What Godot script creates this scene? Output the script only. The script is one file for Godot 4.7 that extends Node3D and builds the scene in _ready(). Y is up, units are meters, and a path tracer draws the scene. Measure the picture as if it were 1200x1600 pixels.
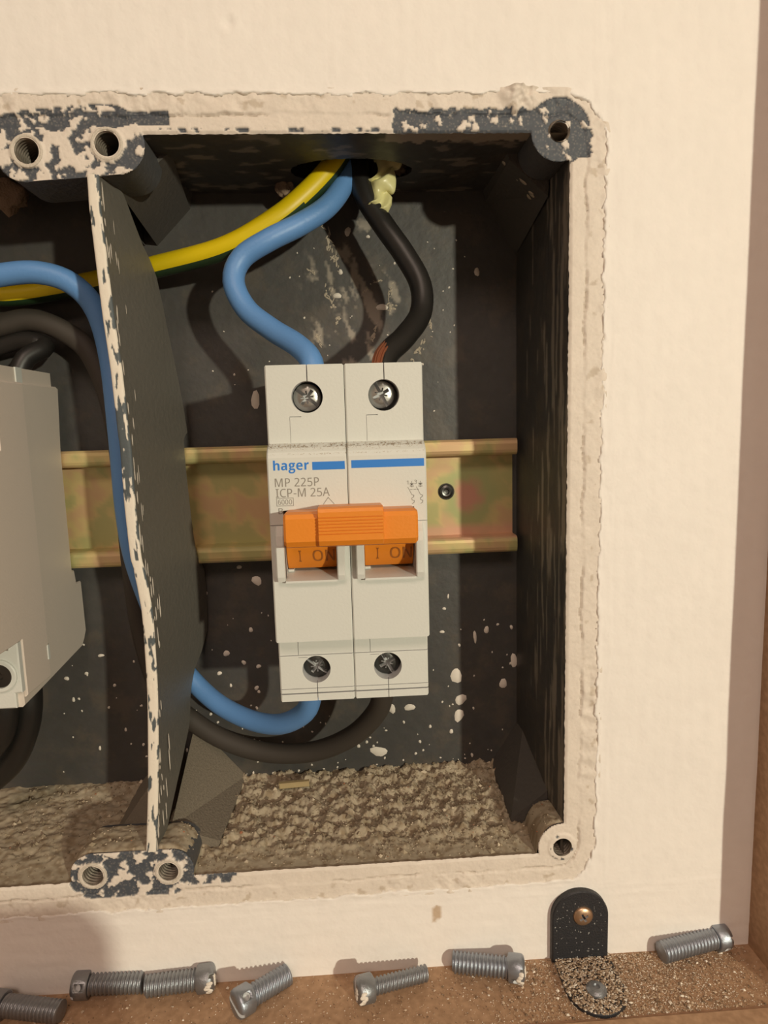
extends Node3D
# Everything is modelled in millimetres and scaled to metres when a mesh is committed.
# The painted wall is the plane z = 0; x runs right, y up; the small breaker stands at x = 0.
const MM := 0.001
var rng := RandomNumberGenerator.new()
var n_fine := FastNoiseLite.new()
var n_mid := FastNoiseLite.new()
var n_big := FastNoiseLite.new()
var n_cell := FastNoiseLite.new()
var used := {}
var M := {}

# ------------------------------------------------------------------ helpers
func numbered(called: String) -> String:
	if not used.has(called):
		used[called] = 0
		return called
	used[called] += 1
	return "%s_%03d" % [called, used[called]]

func tag(o: Node, label: String, category: String, group := "", kind := "") -> void:
	if label != "": o.set_meta("label", label)
	if category != "": o.set_meta("category", category)
	if group != "": o.set_meta("group", group)
	if kind != "": o.set_meta("kind", kind)

func thing(called: String, label: String, category: String, group := "", kind := "") -> Node3D:
	var o := Node3D.new()
	o.name = numbered(called)
	add_child(o)
	tag(o, label, category, group, kind)
	return o

func obj(called: String, mesh: Mesh, m: Material, parent: Node) -> MeshInstance3D:
	var o := MeshInstance3D.new()
	o.mesh = mesh
	o.material_override = m
	o.cast_shadow = GeometryInstance3D.SHADOW_CASTING_SETTING_ON
	o.name = numbered(called) if parent == self else called
	parent.add_child(o, true)
	return o

func sts() -> SurfaceTool:
	var st := SurfaceTool.new()
	st.begin(Mesh.PRIMITIVE_TRIANGLES)
	st.set_smooth_group(-1)
	return st

func done(st: SurfaceTool) -> ArrayMesh:
	st.generate_normals()
	return st.commit()

# counter-clockwise seen from outside
func tri(st: SurfaceTool, a: Vector3, b: Vector3, c: Vector3) -> void:
	st.add_vertex(a * MM); st.add_vertex(c * MM); st.add_vertex(b * MM)

func quad(st: SurfaceTool, a: Vector3, b: Vector3, c: Vector3, d: Vector3) -> void:
	tri(st, a, b, c); tri(st, a, c, d)

func lin(r: float, g: float, b: float) -> Color:
	return Color(r / 255.0, g / 255.0, b / 255.0).srgb_to_linear()

func mat(r: float, g: float, b: float, rough := 0.6, metal := 0.0) -> StandardMaterial3D:
	var m := StandardMaterial3D.new()
	m.albedo_color = Color(r / 255.0, g / 255.0, b / 255.0)
	m.roughness = rough
	m.metallic = metal
	return m

func vmat(rough := 0.7, metal := 0.0) -> StandardMaterial3D:
	var m := StandardMaterial3D.new()
	m.vertex_color_use_as_albedo = true
	m.roughness = rough
	m.metallic = metal
	return m

func grain(m: StandardMaterial3D, freq: float, strength: float, per_metre: float, seed_ := 3) -> StandardMaterial3D:
	var nz := FastNoiseLite.new()
	nz.seed = seed_
	nz.noise_type = FastNoiseLite.TYPE_SIMPLEX
	nz.frequency = freq
	nz.fractal_octaves = 4
	var t := NoiseTexture2D.new()
	t.noise = nz; t.width = 512; t.height = 512; t.seamless = true; t.as_normal_map = true; t.bump_strength = 6.0
	m.normal_enabled = true
	m.normal_texture = t
	m.normal_scale = strength
	m.uv1_triplanar = true
	m.uv1_world_triplanar = true
	m.uv1_scale = Vector3.ONE * per_metre
	return m

func inset(poly: PackedVector2Array, d: float) -> PackedVector2Array:
	var out := PackedVector2Array()
	var n := poly.size()
	for i in n:
		var a := (poly[i] - poly[(i + n - 1) % n]).normalized()
		var b := (poly[(i + 1) % n] - poly[i]).normalized()
		var na := Vector2(-a.y, a.x)
		var nb := Vector2(-b.y, b.x)
		var s := na + nb
		var k: float = max(s.length_squared() * 0.5, 0.35)
		out.append(poly[i] + s * d / k)
	return out

# poly counter-clockwise in (u, v); rings = [[w, inset], ...]; f maps (u, v, w) with u x v = w
func extrude(st: SurfaceTool, poly: PackedVector2Array, rings: Array, f: Callable, smooth := false) -> void:
	var rr := []
	for r in rings:
		var p := inset(poly, r[1]) if r[1] > 0.0 else poly
		var row := PackedVector3Array()
		for q in p: row.append(f.call(q.x, q.y, r[0]))
		rr.append(row)
	loft(st, rr, poly, smooth)

func loft(st: SurfaceTool, rr: Array, poly: PackedVector2Array, smooth := false, caps := true) -> void:
	var n: int = rr[0].size()
	st.set_smooth_group(0 if smooth else -1)
	for k in rr.size() - 1:
		for i in n:
			var j := (i + 1) % n
			quad(st, rr[k][i], rr[k][j], rr[k + 1][j], rr[k + 1][i])
	if not caps: return
	st.set_smooth_group(-1)
	var ix := Geometry2D.triangulate_polygon(poly)
	for t in range(0, ix.size(), 3):
		var a := ix[t]; var b := ix[t + 1]; var c := ix[t + 2]
		if (poly[b] - poly[a]).cross(poly[c] - poly[a]) < 0.0:
			var s := b; b = c; c = s
		var e: int = rr.size() - 1
		tri(st, rr[e][a], rr[e][b], rr[e][c])
		tri(st, rr[0][a], rr[0][c], rr[0][b])

func by_x(u: float, v: float, w: float) -> Vector3: return Vector3(w, u, v)
func by_z(u: float, v: float, w: float) -> Vector3: return Vector3(u, v, w)
func by_y(u: float, v: float, w: float) -> Vector3: return Vector3(v, w, u)

func rect(x0: float, y0: float, x1: float, y1: float) -> PackedVector2Array:
	return PackedVector2Array([Vector2(x0, y0), Vector2(x1, y0), Vector2(x1, y1), Vector2(x0, y1)])

func rrect(x0: float, y0: float, x1: float, y1: float, r: float, n := 4) -> PackedVector2Array:
	var out := PackedVector2Array()
	for c in [[x1 - r, y0 + r, -PI / 2], [x1 - r, y1 - r, 0.0], [x0 + r, y1 - r, PI / 2], [x0 + r, y0 + r, PI]]:
		for i in n + 1:
			var a: float = c[2] + PI / 2 * i / n
			out.append(Vector2(c[0] + r * cos(a), c[1] + r * sin(a)))
	return out

func block(st: SurfaceTool, lo: Vector3, hi: Vector3, b := 0.3) -> void:
	extrude(st, rect(lo.x, lo.y, hi.x, hi.y), [[lo.z, b], [lo.z + b, 0.0], [hi.z - b, 0.0], [hi.z, b]], by_z)

func block_mesh(lo: Vector3, hi: Vector3, b := 0.3) -> ArrayMesh:
	var st := sts()
	block(st, lo, hi, b)
	return done(st)

# lathe: profile [r, h] along axis d from o
func lathe(st: SurfaceTool, prof: Array, o: Vector3, d: Vector3, n := 24, smooth := true) -> void:
	d = d.normalized()
	var a := d.cross(Vector3.UP if abs(d.y) < 0.9 else Vector3.RIGHT).normalized()
	var b := d.cross(a)
	st.set_smooth_group(0 if smooth else -1)
	for k in prof.size() - 1:
		if not smooth or true: st.set_smooth_group(k + 1 if smooth else -1)
		for i in n:
			var t0 := TAU * i / n
			var t1 := TAU * (i + 1) / n
			var e0 := a * cos(t0) + b * sin(t0)
			var e1 := a * cos(t1) + b * sin(t1)
			var p00: Vector3 = o + e0 * prof[k][0] + d * prof[k][1]
			var p10: Vector3 = o + e1 * prof[k][0] + d * prof[k][1]
			var p01: Vector3 = o + e0 * prof[k + 1][0] + d * prof[k + 1][1]
			var p11: Vector3 = o + e1 * prof[k + 1][0] + d * prof[k + 1][1]
			if prof[k][0] > 0.0: tri(st, p00, p10, p11)
			if prof[k + 1][0] > 0.0: tri(st, p00, p11, p01)

func curve(pts: Array, step := 1.5) -> PackedVector3Array:
	var out := PackedVector3Array()
	var n := pts.size()
	for i in n - 1:
		var p0: Vector3 = pts[max(i - 1, 0)]
		var p1: Vector3 = pts[i]
		var p2: Vector3 = pts[i + 1]
		var p3: Vector3 = pts[min(i + 2, n - 1)]
		var k: int = max(2, int(p1.distance_to(p2) / step))
		for j in k:
			out.append(p1.cubic_interpolate(p2, p0, p3, float(j) / k))
	out.append(pts[n - 1])
	return out

# a round cable along pts; col(angle, length) paints the sheath
func tube(st: SurfaceTool, pts: PackedVector3Array, r: float, n := 20, col = null) -> void:
	var t := (pts[1] - pts[0]).normalized()
	var a := t.cross(Vector3(0.1, 0.2, 1)).normalized()
	var rings := []
	var L := [0.0]
	for i in pts.size():
		var tn := (pts[min(i + 1, pts.size() - 1)] - pts[max(i - 1, 0)]).normalized()
		a = (a - tn * a.dot(tn)).normalized()
		var b := tn.cross(a)
		var row := PackedVector3Array()
		for k in n:
			var w := TAU * k / n
			row.append(pts[i] + (a * cos(w) + b * sin(w)) * r)
		rings.append(row)
		if i > 0: L.append(L[i - 1] + pts[i].distance_to(pts[i - 1]))
	st.set_smooth_group(0)
	for i in rings.size() - 1:
		for k in n:
			var j := (k + 1) % n
			if col != null: st.set_color(col.call((k + 0.5) / n, L[i], (rings[i][k] + rings[i][j]) * 0.5 - pts[i]))
			quad(st, rings[i][k], rings[i][j], rings[i + 1][j], rings[i + 1][k])
	st.set_smooth_group(-1)
	for k in n:
		var j := (k + 1) % n
		tri(st, pts[0], rings[0][j], rings[0][k])
		var e := rings.size() - 1
		tri(st, pts[e], rings[e][k], rings[e][j])

# height-field or curved sheet: f(u, v) -> position in mm, c(u, v) -> linear colour, s(u, v) < 0 where there is material
func field(us: PackedFloat32Array, vs: PackedFloat32Array, f: Callable, c = null, s = null) -> ArrayMesh:
	var nu := us.size()
	var nv := vs.size()
	var sd := PackedFloat32Array()
	var keep := PackedByteArray()
	keep.resize(nu * nv)
	keep.fill(1)
	if s != null:
		sd.resize(nu * nv)
		keep.fill(0)
		for j in nv:
			for i in nu:
				sd[j * nu + i] = s.call(us[i], vs[j])
		for j in nv - 1:
			for i in nu - 1:
				var q := j * nu + i
				if sd[q] < 0.0 or sd[q + 1] < 0.0 or sd[q + nu] < 0.0 or sd[q + nu + 1] < 0.0:
					keep[q] = 1
	var id := PackedInt32Array()
	id.resize(nu * nv)
	id.fill(-1)
	var P := PackedVector3Array()
	var C := PackedColorArray()
	var I := PackedInt32Array()
	for j in nv - 1:
		for i in nu - 1:
			var q := j * nu + i
			if keep[q] == 0: continue
			for e in [q, q + 1, q + nu, q + nu + 1]:
				if id[e] < 0:
					var u := us[e % nu]
					var v := vs[e / nu]
					if s != null and sd[e] > 0.0:
						var g := Vector2(s.call(u + 0.05, v) - sd[e], s.call(u, v + 0.05) - sd[e])
						if g.length() > 0.001:
							g = g.normalized() * min(sd[e], 0.8)
							u -= g.x
							v -= g.y
					id[e] = P.size()
					P.append(f.call(u, v) * MM)
					if c != null: C.append(c.call(u, v))
			var a := id[q]; var b := id[q + 1]; var d := id[q + nu]; var k := id[q + nu + 1]
			if (i + j) % 2 == 0:
				I.append(a); I.append(k); I.append(b); I.append(a); I.append(d); I.append(k)
			else:
				I.append(a); I.append(d); I.append(b); I.append(b); I.append(d); I.append(k)
	var N := PackedVector3Array()
	N.resize(P.size())
	for t in range(0, I.size(), 3):
		var n := (P[I[t + 2]] - P[I[t]]).cross(P[I[t + 1]] - P[I[t]])
		N[I[t]] += n; N[I[t + 1]] += n; N[I[t + 2]] += n
	for k in N.size():
		N[k] = N[k].normalized() if N[k].length_squared() > 1e-30 else Vector3(0, 0, 1)
	var arr := []
	arr.resize(Mesh.ARRAY_MAX)
	arr[Mesh.ARRAY_VERTEX] = P
	arr[Mesh.ARRAY_NORMAL] = N
	arr[Mesh.ARRAY_INDEX] = I
	if c != null: arr[Mesh.ARRAY_COLOR] = C
	var m := ArrayMesh.new()
	m.add_surface_from_arrays(Mesh.PRIMITIVE_TRIANGLES, arr)
	return m

func steps(parts: Array) -> PackedFloat32Array:   # [[from, to, step], ...]
	var out := PackedFloat32Array()
	for p in parts:
		var n: int = max(1, int(round((p[1] - p[0]) / p[2])))
		for i in n: out.append(lerp(float(p[0]), float(p[1]), float(i) / n))
	out.append(parts[-1][1])
	return out

# an irregular crumb
func crumb(st: SurfaceTool, at: Vector3, r: float, flat := 1.0, col = null) -> void:
	if col != null: st.set_color(col)
	st.set_smooth_group(-1)
	var p := []
	var turn := rng.randf() * TAU
	for k in 4:
		var a := turn + TAU * k / 4.0
		p.append(at + Vector3(cos(a) * r * rng.randf_range(0.6, 1.2), rng.randf_range(-0.3, 0.3) * r * flat, sin(a) * r * rng.randf_range(0.6, 1.2)))
	var t := at + Vector3(0, r * flat * rng.randf_range(0.6, 1.1), 0)
	var b := at - Vector3(0, r * flat * 0.7, 0)
	for k in 4:
		tri(st, t, p[(k + 1) % 4], p[k])
		tri(st, b, p[k], p[(k + 1) % 4])

# a rounded drop lying on a surface with normal n, semi-axes along e1 and e2
func drop(st: SurfaceTool, at: Vector3, e1: Vector3, e2: Vector3, n: Vector3, h: float) -> void:
	st.set_smooth_group(0)
	var m := 10
	var ph := rng.randf() * TAU
	var ring := []
	var mid := []
	for k in m:
		var a := TAU * k / m
		var w := 1.0 + 0.16 * sin(2.0 * a + ph) + 0.08 * sin(3.0 * a + ph * 2.0)
		var e := e1 * cos(a) * w + e2 * sin(a) * w
		ring.append(at + e - n * 0.05)
		mid.append(at + e * 0.75 + n * h * 0.8)
	for k in m:
		var j := (k + 1) % m
		quad(st, ring[k], ring[j], mid[j], mid[k])
		tri(st, mid[k], mid[j], at + n * h)

func text(called: String, words: String, box: Rect2, z: float, m: Material, parent: Node, weight := 400) -> MeshInstance3D:
	var t := TextMesh.new()
	var f := SystemFont.new()
	f.font_names = PackedStringArray(["Droid Sans"])
	f.font_weight = weight
	t.font = f
	t.text = words
	t.font_size = 64
	t.pixel_size = 0.0001
	t.depth = 0.00004
	var bb := t.get_aabb()
	var o := obj(called, t, m, parent)
	var s := Vector3(box.size.x * MM / bb.size.x, box.size.y * MM / bb.size.y, 1.0)
	o.scale = s
	o.position = Vector3(box.position.x * MM - bb.position.x * s.x, box.position.y * MM - bb.position.y * s.y, z * MM)
	return o

# helical thread: r outer, depth, pitch, from h0 to h1 along d
func thread(st: SurfaceTool, o: Vector3, d: Vector3, r: float, depth: float, pitch: float, h0: float, h1: float, inner := false) -> void:
	d = d.normalized()
	var a := d.cross(Vector3.UP if abs(d.y) < 0.9 else Vector3.RIGHT).normalized()
	var b := d.cross(a)
	var n := 24
	var per := 6
	var rows: int = int((h1 - h0) / pitch * per)
	st.set_smooth_group(0)
	var g := []
	for j in rows + 1:
		var row := PackedVector3Array()
		for i in n:
			var w := TAU * i / n
			var h: float = lerp(h0, h1, float(j) / rows)
			var ph: float = fposmod(h / pitch + float(i) / n, 1.0)
			var k: float = abs(ph * 2.0 - 1.0)
			var rr := r - depth * smoothstep(0.25, 0.85, k)
			row.append(o + (a * cos(w) + b * sin(w)) * rr + d * h)
		g.append(row)
	for j in rows:
		for i in n:
			var k := (i + 1) % n
			if inner: quad(st, g[j][i], g[j + 1][i], g[j + 1][k], g[j][k])
			else: quad(st, g[j][i], g[j][k], g[j + 1][k], g[j + 1][i])
	if not inner:
		st.set_smooth_group(-1)
		for i in n:
			tri(st, o + d * (h1 + 0.3), g[rows][i], g[rows][(i + 1) % n])

# ------------------------------------------------------------------ the box opening in the wall (all in mm)
const IN_X := 55.3
const IN_L := -160.0
const IN_T := 93.6
const IN_B := -90.5
const BACK := -42.0
var hole_tr := Vector2(52.55, 93.70)
var hole_br := Vector2(54.78, -88.74)
var hole_t1 := Vector2(-69.74, 90.04)
var hole_t2 := Vector2(-51.86, 91.44)
var hole_b1 := Vector2(-70.25, -88.51)
var hole_b2 := Vector2(-50.73, -88.59)

func out_d(x: float, y: float) -> float:
	var q := Vector2(abs(x - (IN_X + IN_L) * 0.5) - (IN_X - IN_L) * 0.5 + 2.0, abs(y - (IN_T + IN_B) * 0.5) - (IN_T - IN_B) * 0.5 + 2.0)
	return Vector2(max(q.x, 0.0), max(q.y, 0.0)).length() + min(max(q.x, q.y), 0.0) - 2.0

func cap_d(p: Vector2, a: Vector2, b: Vector2) -> float:
	var h := clampf((p - a).dot(b - a) / (b - a).length_squared(), 0.0, 1.0)
	return p.distance_to(a + (b - a) * h)

func boss_d(p: Vector2) -> float:
	return min(min(p.distance_to(hole_tr) - 6.6, p.distance_to(hole_br) - 6.6), min(cap_d(p, hole_t1 - Vector2(1, 0), hole_t2 + Vector2(1.8, 0)) - 6.5, cap_d(p, hole_b1, hole_b2 + Vector2(0.6, 0)) - 5.9))

func rim_sdf(x: float, y: float) -> float:
	var p := Vector2(x, y)
	var d := out_d(x, y)
	var s: float = min(-d + 0.18 * n_mid.get_noise_2d(x * 2.0, y * 2.0), boss_d(p))
	s = max(s, d - 9.6)
	for h in [[hole_tr, 2.25], [hole_br, 2.6], [hole_t1, 2.75], [hole_t2, 2.75], [hole_b1, 2.7], [hole_b2, 2.6]]:
		s = max(s, h[1] - p.distance_to(h[0]))
	return s

# 1 where paint still covers the plastic, 0 where it is bare
func rim_paint(x: float, y: float) -> float:
	var p := Vector2(x, y)
	var d := out_d(x, y)
	var bare := -1.0
	var nz := n_mid.get_noise_2d(x * 0.95, y * 0.95) + 0.2 * n_fine.get_noise_2d(x * 0.8, y * 0.8)
	var tr := p.distance_to(hole_tr)
	if tr < 7.5: bare = 0.42
	if y > 88.0 and x > 13.0 and d < 5.2 + nz: bare = max(bare, 0.3 if x > 13.5 + nz else -1.0)
	if y > 88.0 and d > 1.7 and d < 4.8 and x > -56.0 and x < -37.6: bare = 0.45
	if cap_d(p, hole_t1, hole_t2) < 8.6: bare = max(bare, -0.02)
	if y > 80.0 and x < -46.0 and d > 1.5 and d < 4.5: bare = max(bare, 0.22)
	if cap_d(p, hole_b1, hole_b2) < 6.6: bare = max(bare, 0.16)
	if y < -86.0 and x > -75.0 and x < -33.0 and d > 0.0 and d < 2.6: bare = max(bare, 0.1)
	if d > 0.3 and d < 1.3 and x < 14.0 and y > 80.0: bare = max(bare, -0.16)
	for h in [hole_t1, hole_t2, hole_b1, hole_b2, hole_br]:
		if p.distance_to(h) < 3.9: bare = -0.3
	return smoothstep(-0.035, 0.035, nz - bare)

func crack_at(x: float, y: float) -> float:
	return 3.9 + 0.7 * n_big.get_noise_2d(x * 1.6, y * 1.6) + 0.3 * n_mid.get_noise_2d(x * 2.0, y * 2.0)

func wall_edge(x: float, y: float) -> float:
	return 8.0 + 0.9 * n_big.get_noise_2d(x * 2.3 + 90.0, y * 2.3) + 0.55 * n_mid.get_noise_2d(x * 2.6, y * 2.6 + 40.0)

func rim_h(x: float, y: float) -> float:
	var d := out_d(x, y)
	var p := Vector2(x, y)
	var paint := rim_paint(x, y)
	var h := 0.28 * paint + 0.10 * n_mid.get_noise_2d(x, y) * paint + 0.05 * n_fine.get_noise_2d(x, y)
	var c := crack_at(x, y)
	h -= 0.55 * exp(-pow((d - c) / 0.16, 2.0)) * smoothstep(-0.25, 0.1, n_big.get_noise_2d(x * 0.9 + 31.0, y * 0.9))
	h += smoothstep(c, c + 0.7, d) * (0.16 + 0.55 * n_mid.get_noise_2d(x * 0.8 + 20.0, y * 0.8) * smoothstep(-0.2, 0.3, n_big.get_noise_2d(x * 0.5, y * 0.5 + 9.0)))
	# lumps of filler in the top right stretch
	var lump := p.distance_to(Vector2(43.23, 102.69))
	h += 1.5 * exp(-pow(lump / 4.0, 4.0)) * (1.0 + n_mid.get_noise_2d(x, y))
	# the raised collars of the threaded inserts
	for q in [hole_t1, hole_t2, hole_b1, hole_b2, hole_br]:
		var r := p.distance_to(q)
		h += 0.3 * smoothstep(4.1, 3.7, r)
	if out_d(x, y) < 0.6 and boss_d(p) > 0.0: h -= 0.4 * smoothstep(0.6, 0.0, d)
	return h

func rim_c(x: float, y: float) -> Color:
	var d := out_d(x, y)
	var paint := rim_paint(x, y)
	var v := 1.0 + 0.05 * n_mid.get_noise_2d(x * 0.7, y * 0.7) + 0.05 * n_fine.get_noise_2d(x * 1.3, y * 1.3)
	var pc := lin(223, 211, 199) * v
	var stain := smoothstep(0.4, 0.55, n_mid.get_noise_2d(x * 0.9 + 70.0, y * 0.9 + 11.0)) * smoothstep(3.0, 6.0, d)
	pc = pc.lerp(lin(182, 164, 143), stain * 0.6)
	if paint < 0.98 and paint > 0.02: pc = pc.lerp(lin(150, 142, 132), 0.3)
	var c := lin(74, 78, 86).lerp(lin(112, 110, 108), smoothstep(0.25, 0.4, n_fine.get_noise_2d(x * 2.1, y * 2.1))).lerp(pc, paint)
	var ck := exp(-pow((d - crack_at(x, y)) / 0.14, 2.0)) * smoothstep(-0.25, 0.1, n_big.get_noise_2d(x * 0.9 + 31.0, y * 0.9))
	c = c.lerp(lin(150, 128, 108), ck * 0.7 * paint)
	c.a = 1.0
	return c

func wall_h(x: float, y: float) -> float:
	var d := out_d(x, y)
	var e := wall_edge(x, y)
	var vertical := smoothstep(-96.0, -102.0, y)
	var brush: float = lerp(n_mid.get_noise_2d(x * 1.3, y * 0.12), n_mid.get_noise_2d(x * 0.12, y * 1.3), vertical)
	var h := 0.55 + 0.10 * brush + 0.16 * n_big.get_noise_2d(x * 0.5, y * 0.5) + 0.03 * n_fine.get_noise_2d(x, y)
	h += 0.25 * exp(-pow((d - e - 0.5) / 0.8, 2.0)) * (0.6 + n_mid.get_noise_2d(x * 1.5, y * 1.5))
	var pit := Vector2(x, y).distance_to(Vector2(-23.12, 116.70))
	h -= 0.3 * exp(-pow(pit / 1.3, 2.0)) - 0.15 * exp(-pow((pit - 2.0) / 0.7, 2.0))
	return lerp(-0.9, h, smoothstep(-0.35, 0.3, d - e))

func wall_c(x: float, y: float) -> Color:
	var d := out_d(x, y)
	var v := 1.0 + 0.02 * n_big.get_noise_2d(x, y) + 0.02 * n_mid.get_noise_2d(x, y)
	var c := lin(240, 233, 227) * v
	var s := Vector2(x, y) - Vector2(20.07, -105.92)
	var chip := exp(-pow(s.x / 1.6, 2.0) - pow(s.y / 3.2, 2.0)) + 0.4 * n_fine.get_noise_2d(x * 1.5, y * 1.5)
	c = c.lerp(lin(196, 172, 148), smoothstep(0.5, 0.62, chip))
	c = c.lerp(lin(205, 190, 172), smoothstep(0.4, 0.0, d - wall_edge(x, y)))
	c.a = 1.0
	return c

# ------------------------------------------------------------------ _ready
func _ready() -> void:
	rng.seed = 11
	for a in [[n_fine, 0.9, 4], [n_mid, 0.22, 5], [n_big, 0.05, 6], [n_cell, 0.35, 7]]:
		a[0].noise_type = FastNoiseLite.TYPE_SIMPLEX_SMOOTH
		a[0].frequency = a[1]
		a[0].seed = a[2]
		a[0].fractal_octaves = 3
	n_cell.noise_type = FastNoiseLite.TYPE_CELLULAR
	n_cell.fractal_octaves = 1

	var cam := Camera3D.new()
	cam.name = "camera"
	cam.position = Vector3(0.0, 0.0269, 0.1637)
	cam.rotation = Vector3(-0.1338, -0.0537, -0.0282)
	cam.fov = 75.48
	cam.near = 0.005
	cam.far = 20.0
	add_child(cam)
	cam.current = true

	var we := WorldEnvironment.new()
	we.name = "environment"
	var env := Environment.new()
	env.background_mode = Environment.BG_COLOR
	env.background_color = Color(0, 0, 0)
	env.tonemap_mode = Environment.TONE_MAPPER_LINEAR
	env.tonemap_exposure = 1.0
	env.sdfgi_enabled = true
	env.ssao_enabled = true
	env.ssil_enabled = true
	we.environment = env
	add_child(we)

	var lamp := SpotLight3D.new()          # the bulb of the work lamp standing to the right
	lamp.name = "work_lamp_light"
	lamp.position = Vector3(0.529, 0.150, 0.950)
	add_child(lamp)
	lamp.look_at_from_position(lamp.position, Vector3(0, 0, 0))
	lamp.light_color = Color(1.0, 0.98, 0.88)
	lamp.light_energy = 0.74
	lamp.light_size = 0.016
	lamp.spot_angle = 70.0
	lamp.spot_range = 8.0
	lamp.spot_attenuation = 2.0
	lamp.shadow_enabled = true

	var room := AreaLight3D.new()          # the ceiling panel of the room
	room.name = "ceiling_panel_light"
	add_child(room)
	room.look_at_from_position(Vector3(-0.1, 1.05, 1.3), Vector3(-0.1, 0.0, 1.3), Vector3(0, 0, 1))
	room.area_size = Vector2(0.6, 0.6)
	room.light_color = Color(1.0, 0.89, 0.82)
	room.light_energy = 0.98
	room.area_range = 8.0
	room.shadow_enabled = true

	materials()
	build_room()
	build_wall()
	build_frame()
	build_box()
	build_divider()
	build_rail()
	build_breaker()
	build_left_module()
	build_cables()
	build_bracket()
	build_screws()
	build_crumbs()
	build_lamps()

func materials() -> void:
	M.wall = grain(vmat(0.62), 0.02, 0.14, 16.0)
	M.rim = grain(vmat(0.6), 0.03, 0.16, 25.0)
	M.room = mat(236, 230, 222, 0.9)
	M.carpet = mat(150, 125, 105, 0.95)
	M.wood = null
	M.plastic = grain(vmat(0.5), 0.03, 0.07, 30.0)
	M.dirt = vmat(0.95)
	M.cream = grain(mat(212, 213, 207, 0.48), 0.03, 0.08, 60.0)
	M.grey = grain(mat(214, 202, 190, 0.5), 0.03, 0.08, 60.0)
	M.shell = grain(mat(220, 206, 194, 0.5), 0.03, 0.08, 60.0)
	M.collar = grain(mat(204, 193, 179, 0.6), 0.05, 0.6, 60.0)
	M.orange = grain(mat(228, 136, 38, 0.38), 0.03, 0.08, 60.0)
	M.ink = mat(140, 136, 128, 0.6)
	M.blue_ink = mat(40, 124, 212, 0.5)
	M.on_ink = mat(160, 96, 38, 0.6)
	M.steel = mat(190, 190, 186, 0.28, 1.0)
	M.dark_steel = mat(96, 96, 94, 0.35, 1.0)
	M.brass = mat(196, 164, 136, 0.38, 0.9)
	M.zinc = grain(mat(160, 166, 176, 0.42, 0.85), 0.05, 0.25, 90.0)
	M.dull_zinc = grain(mat(150, 153, 158, 0.42, 0.8), 0.05, 0.35, 90.0)
	M.old_paint = mat(226, 216, 204, 0.7)
	M.black = grain(mat(38, 38, 42, 0.5), 0.04, 0.3, 60.0)
	M.black_rubber = mat(34, 32, 30, 0.42)
	M.blue_wire = grain(mat(98, 146, 204, 0.45), 0.04, 0.12, 40.0)
	M.copper = mat(196, 128, 96, 0.4, 0.7)
	M.pale_plastic = mat(226, 220, 160, 0.32)
	M.dust = vmat(0.95)
	# fibreboard: faint brown flecks
	var nz := FastNoiseLite.new()
	nz.seed = 21
	nz.frequency = 0.05
	nz.fractal_octaves = 5
	var g := Gradient.new()
	g.set_color(0, Color8(158, 124, 94))
	g.set_color(1, Color8(192, 156, 124))
	var t := NoiseTexture2D.new()
	t.noise = nz; t.width = 512; t.height = 512; t.seamless = true; t.color_ramp = g
	var w := mat(255, 255, 255, 0.75)
	w.albedo_texture = t
	w.uv1_triplanar = true
	w.uv1_world_triplanar = true
	w.uv1_scale = Vector3(14, 14, 14)
	M.wood = w

# ------------------------------------------------------------------ setting
func slab(called: String, lo: Vector3, hi: Vector3, m: Material) -> void:
	var o := obj(called, block_mesh(lo, hi, 0.5), m, self)
	tag(o, "", "", "", "structure")

func build_room() -> void:
	slab("floor", Vector3(-1600, -1500, 0), Vector3(1600, -1400, 2600), M.carpet)
	slab("ceiling", Vector3(-1600, 1100, -160), Vector3(1600, 1200, 2600), M.room)
	slab("wall_left", Vector3(-1700, -1500, -160), Vector3(-1600, 1200, 2600), M.room)
	slab("wall_right", Vector3(1600, -1500, -160), Vector3(1700, 1200, 2600), M.room)
	slab("wall_front", Vector3(-1700, -1500, 2600), Vector3(1700, 1200, 2700), M.room)

func build_wall() -> void:
	var w := thing("wall_back", "", "", "", "structure")
	var face := field(steps([[-186, -110, 0.9], [-110, 60, 0.8], [60, 68, 0.33], [68, 112, 0.8]]),
		steps([[-124, -104, 0.8], [-104, -95, 0.33], [-95, 98, 0.8], [98, 107, 0.33], [107, 142, 0.8]]),
		func(x, y): return Vector3(x, y, wall_h(x, y)), wall_c,
		func(x, y): return wall_edge(x, y) - 0.7 - out_d(x, y))
	obj("painted_face", face, M.wall, w)
	var st := sts()
	block(st, Vector3(-1600, -1400, -150), Vector3(-185, 1100, 0.4), 0.1)
	block(st, Vector3(111, -1400, -150), Vector3(1600, 1100, 0.4), 0.1)
	block(st, Vector3(-185, 141, -150), Vector3(111, 1100, 0.4), 0.1)
	block(st, Vector3(-185, -1400, -150), Vector3(111, -123, 0.4), 0.1)
	block(st, Vector3(-186, -124, -160), Vector3(112, 142, -150), 0.1)
	obj("masonry", done(st), M.room, w)

func build_frame() -> void:
	var f := thing("wooden_frame", "brown fibreboard frame boxing in the painted wall below and to the right", "frame")
	obj("bottom_board", block_mesh(Vector3(-200, -140, -0.5), Vector3(126, -122, 20.2), 0.4), M.wood, f)
	obj("side_board", block_mesh(Vector3(108.4, -122, -0.5), Vector3(126, 200, 20.4), 0.5), M.wood, f)
	var s := obj("front_strip", block_mesh(Vector3(-200, -140, 20.4), Vector3(126, -121.6, 38), 0.5), M.wood, f)
	tag(s, "smooth lighter front strip", "")

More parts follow.
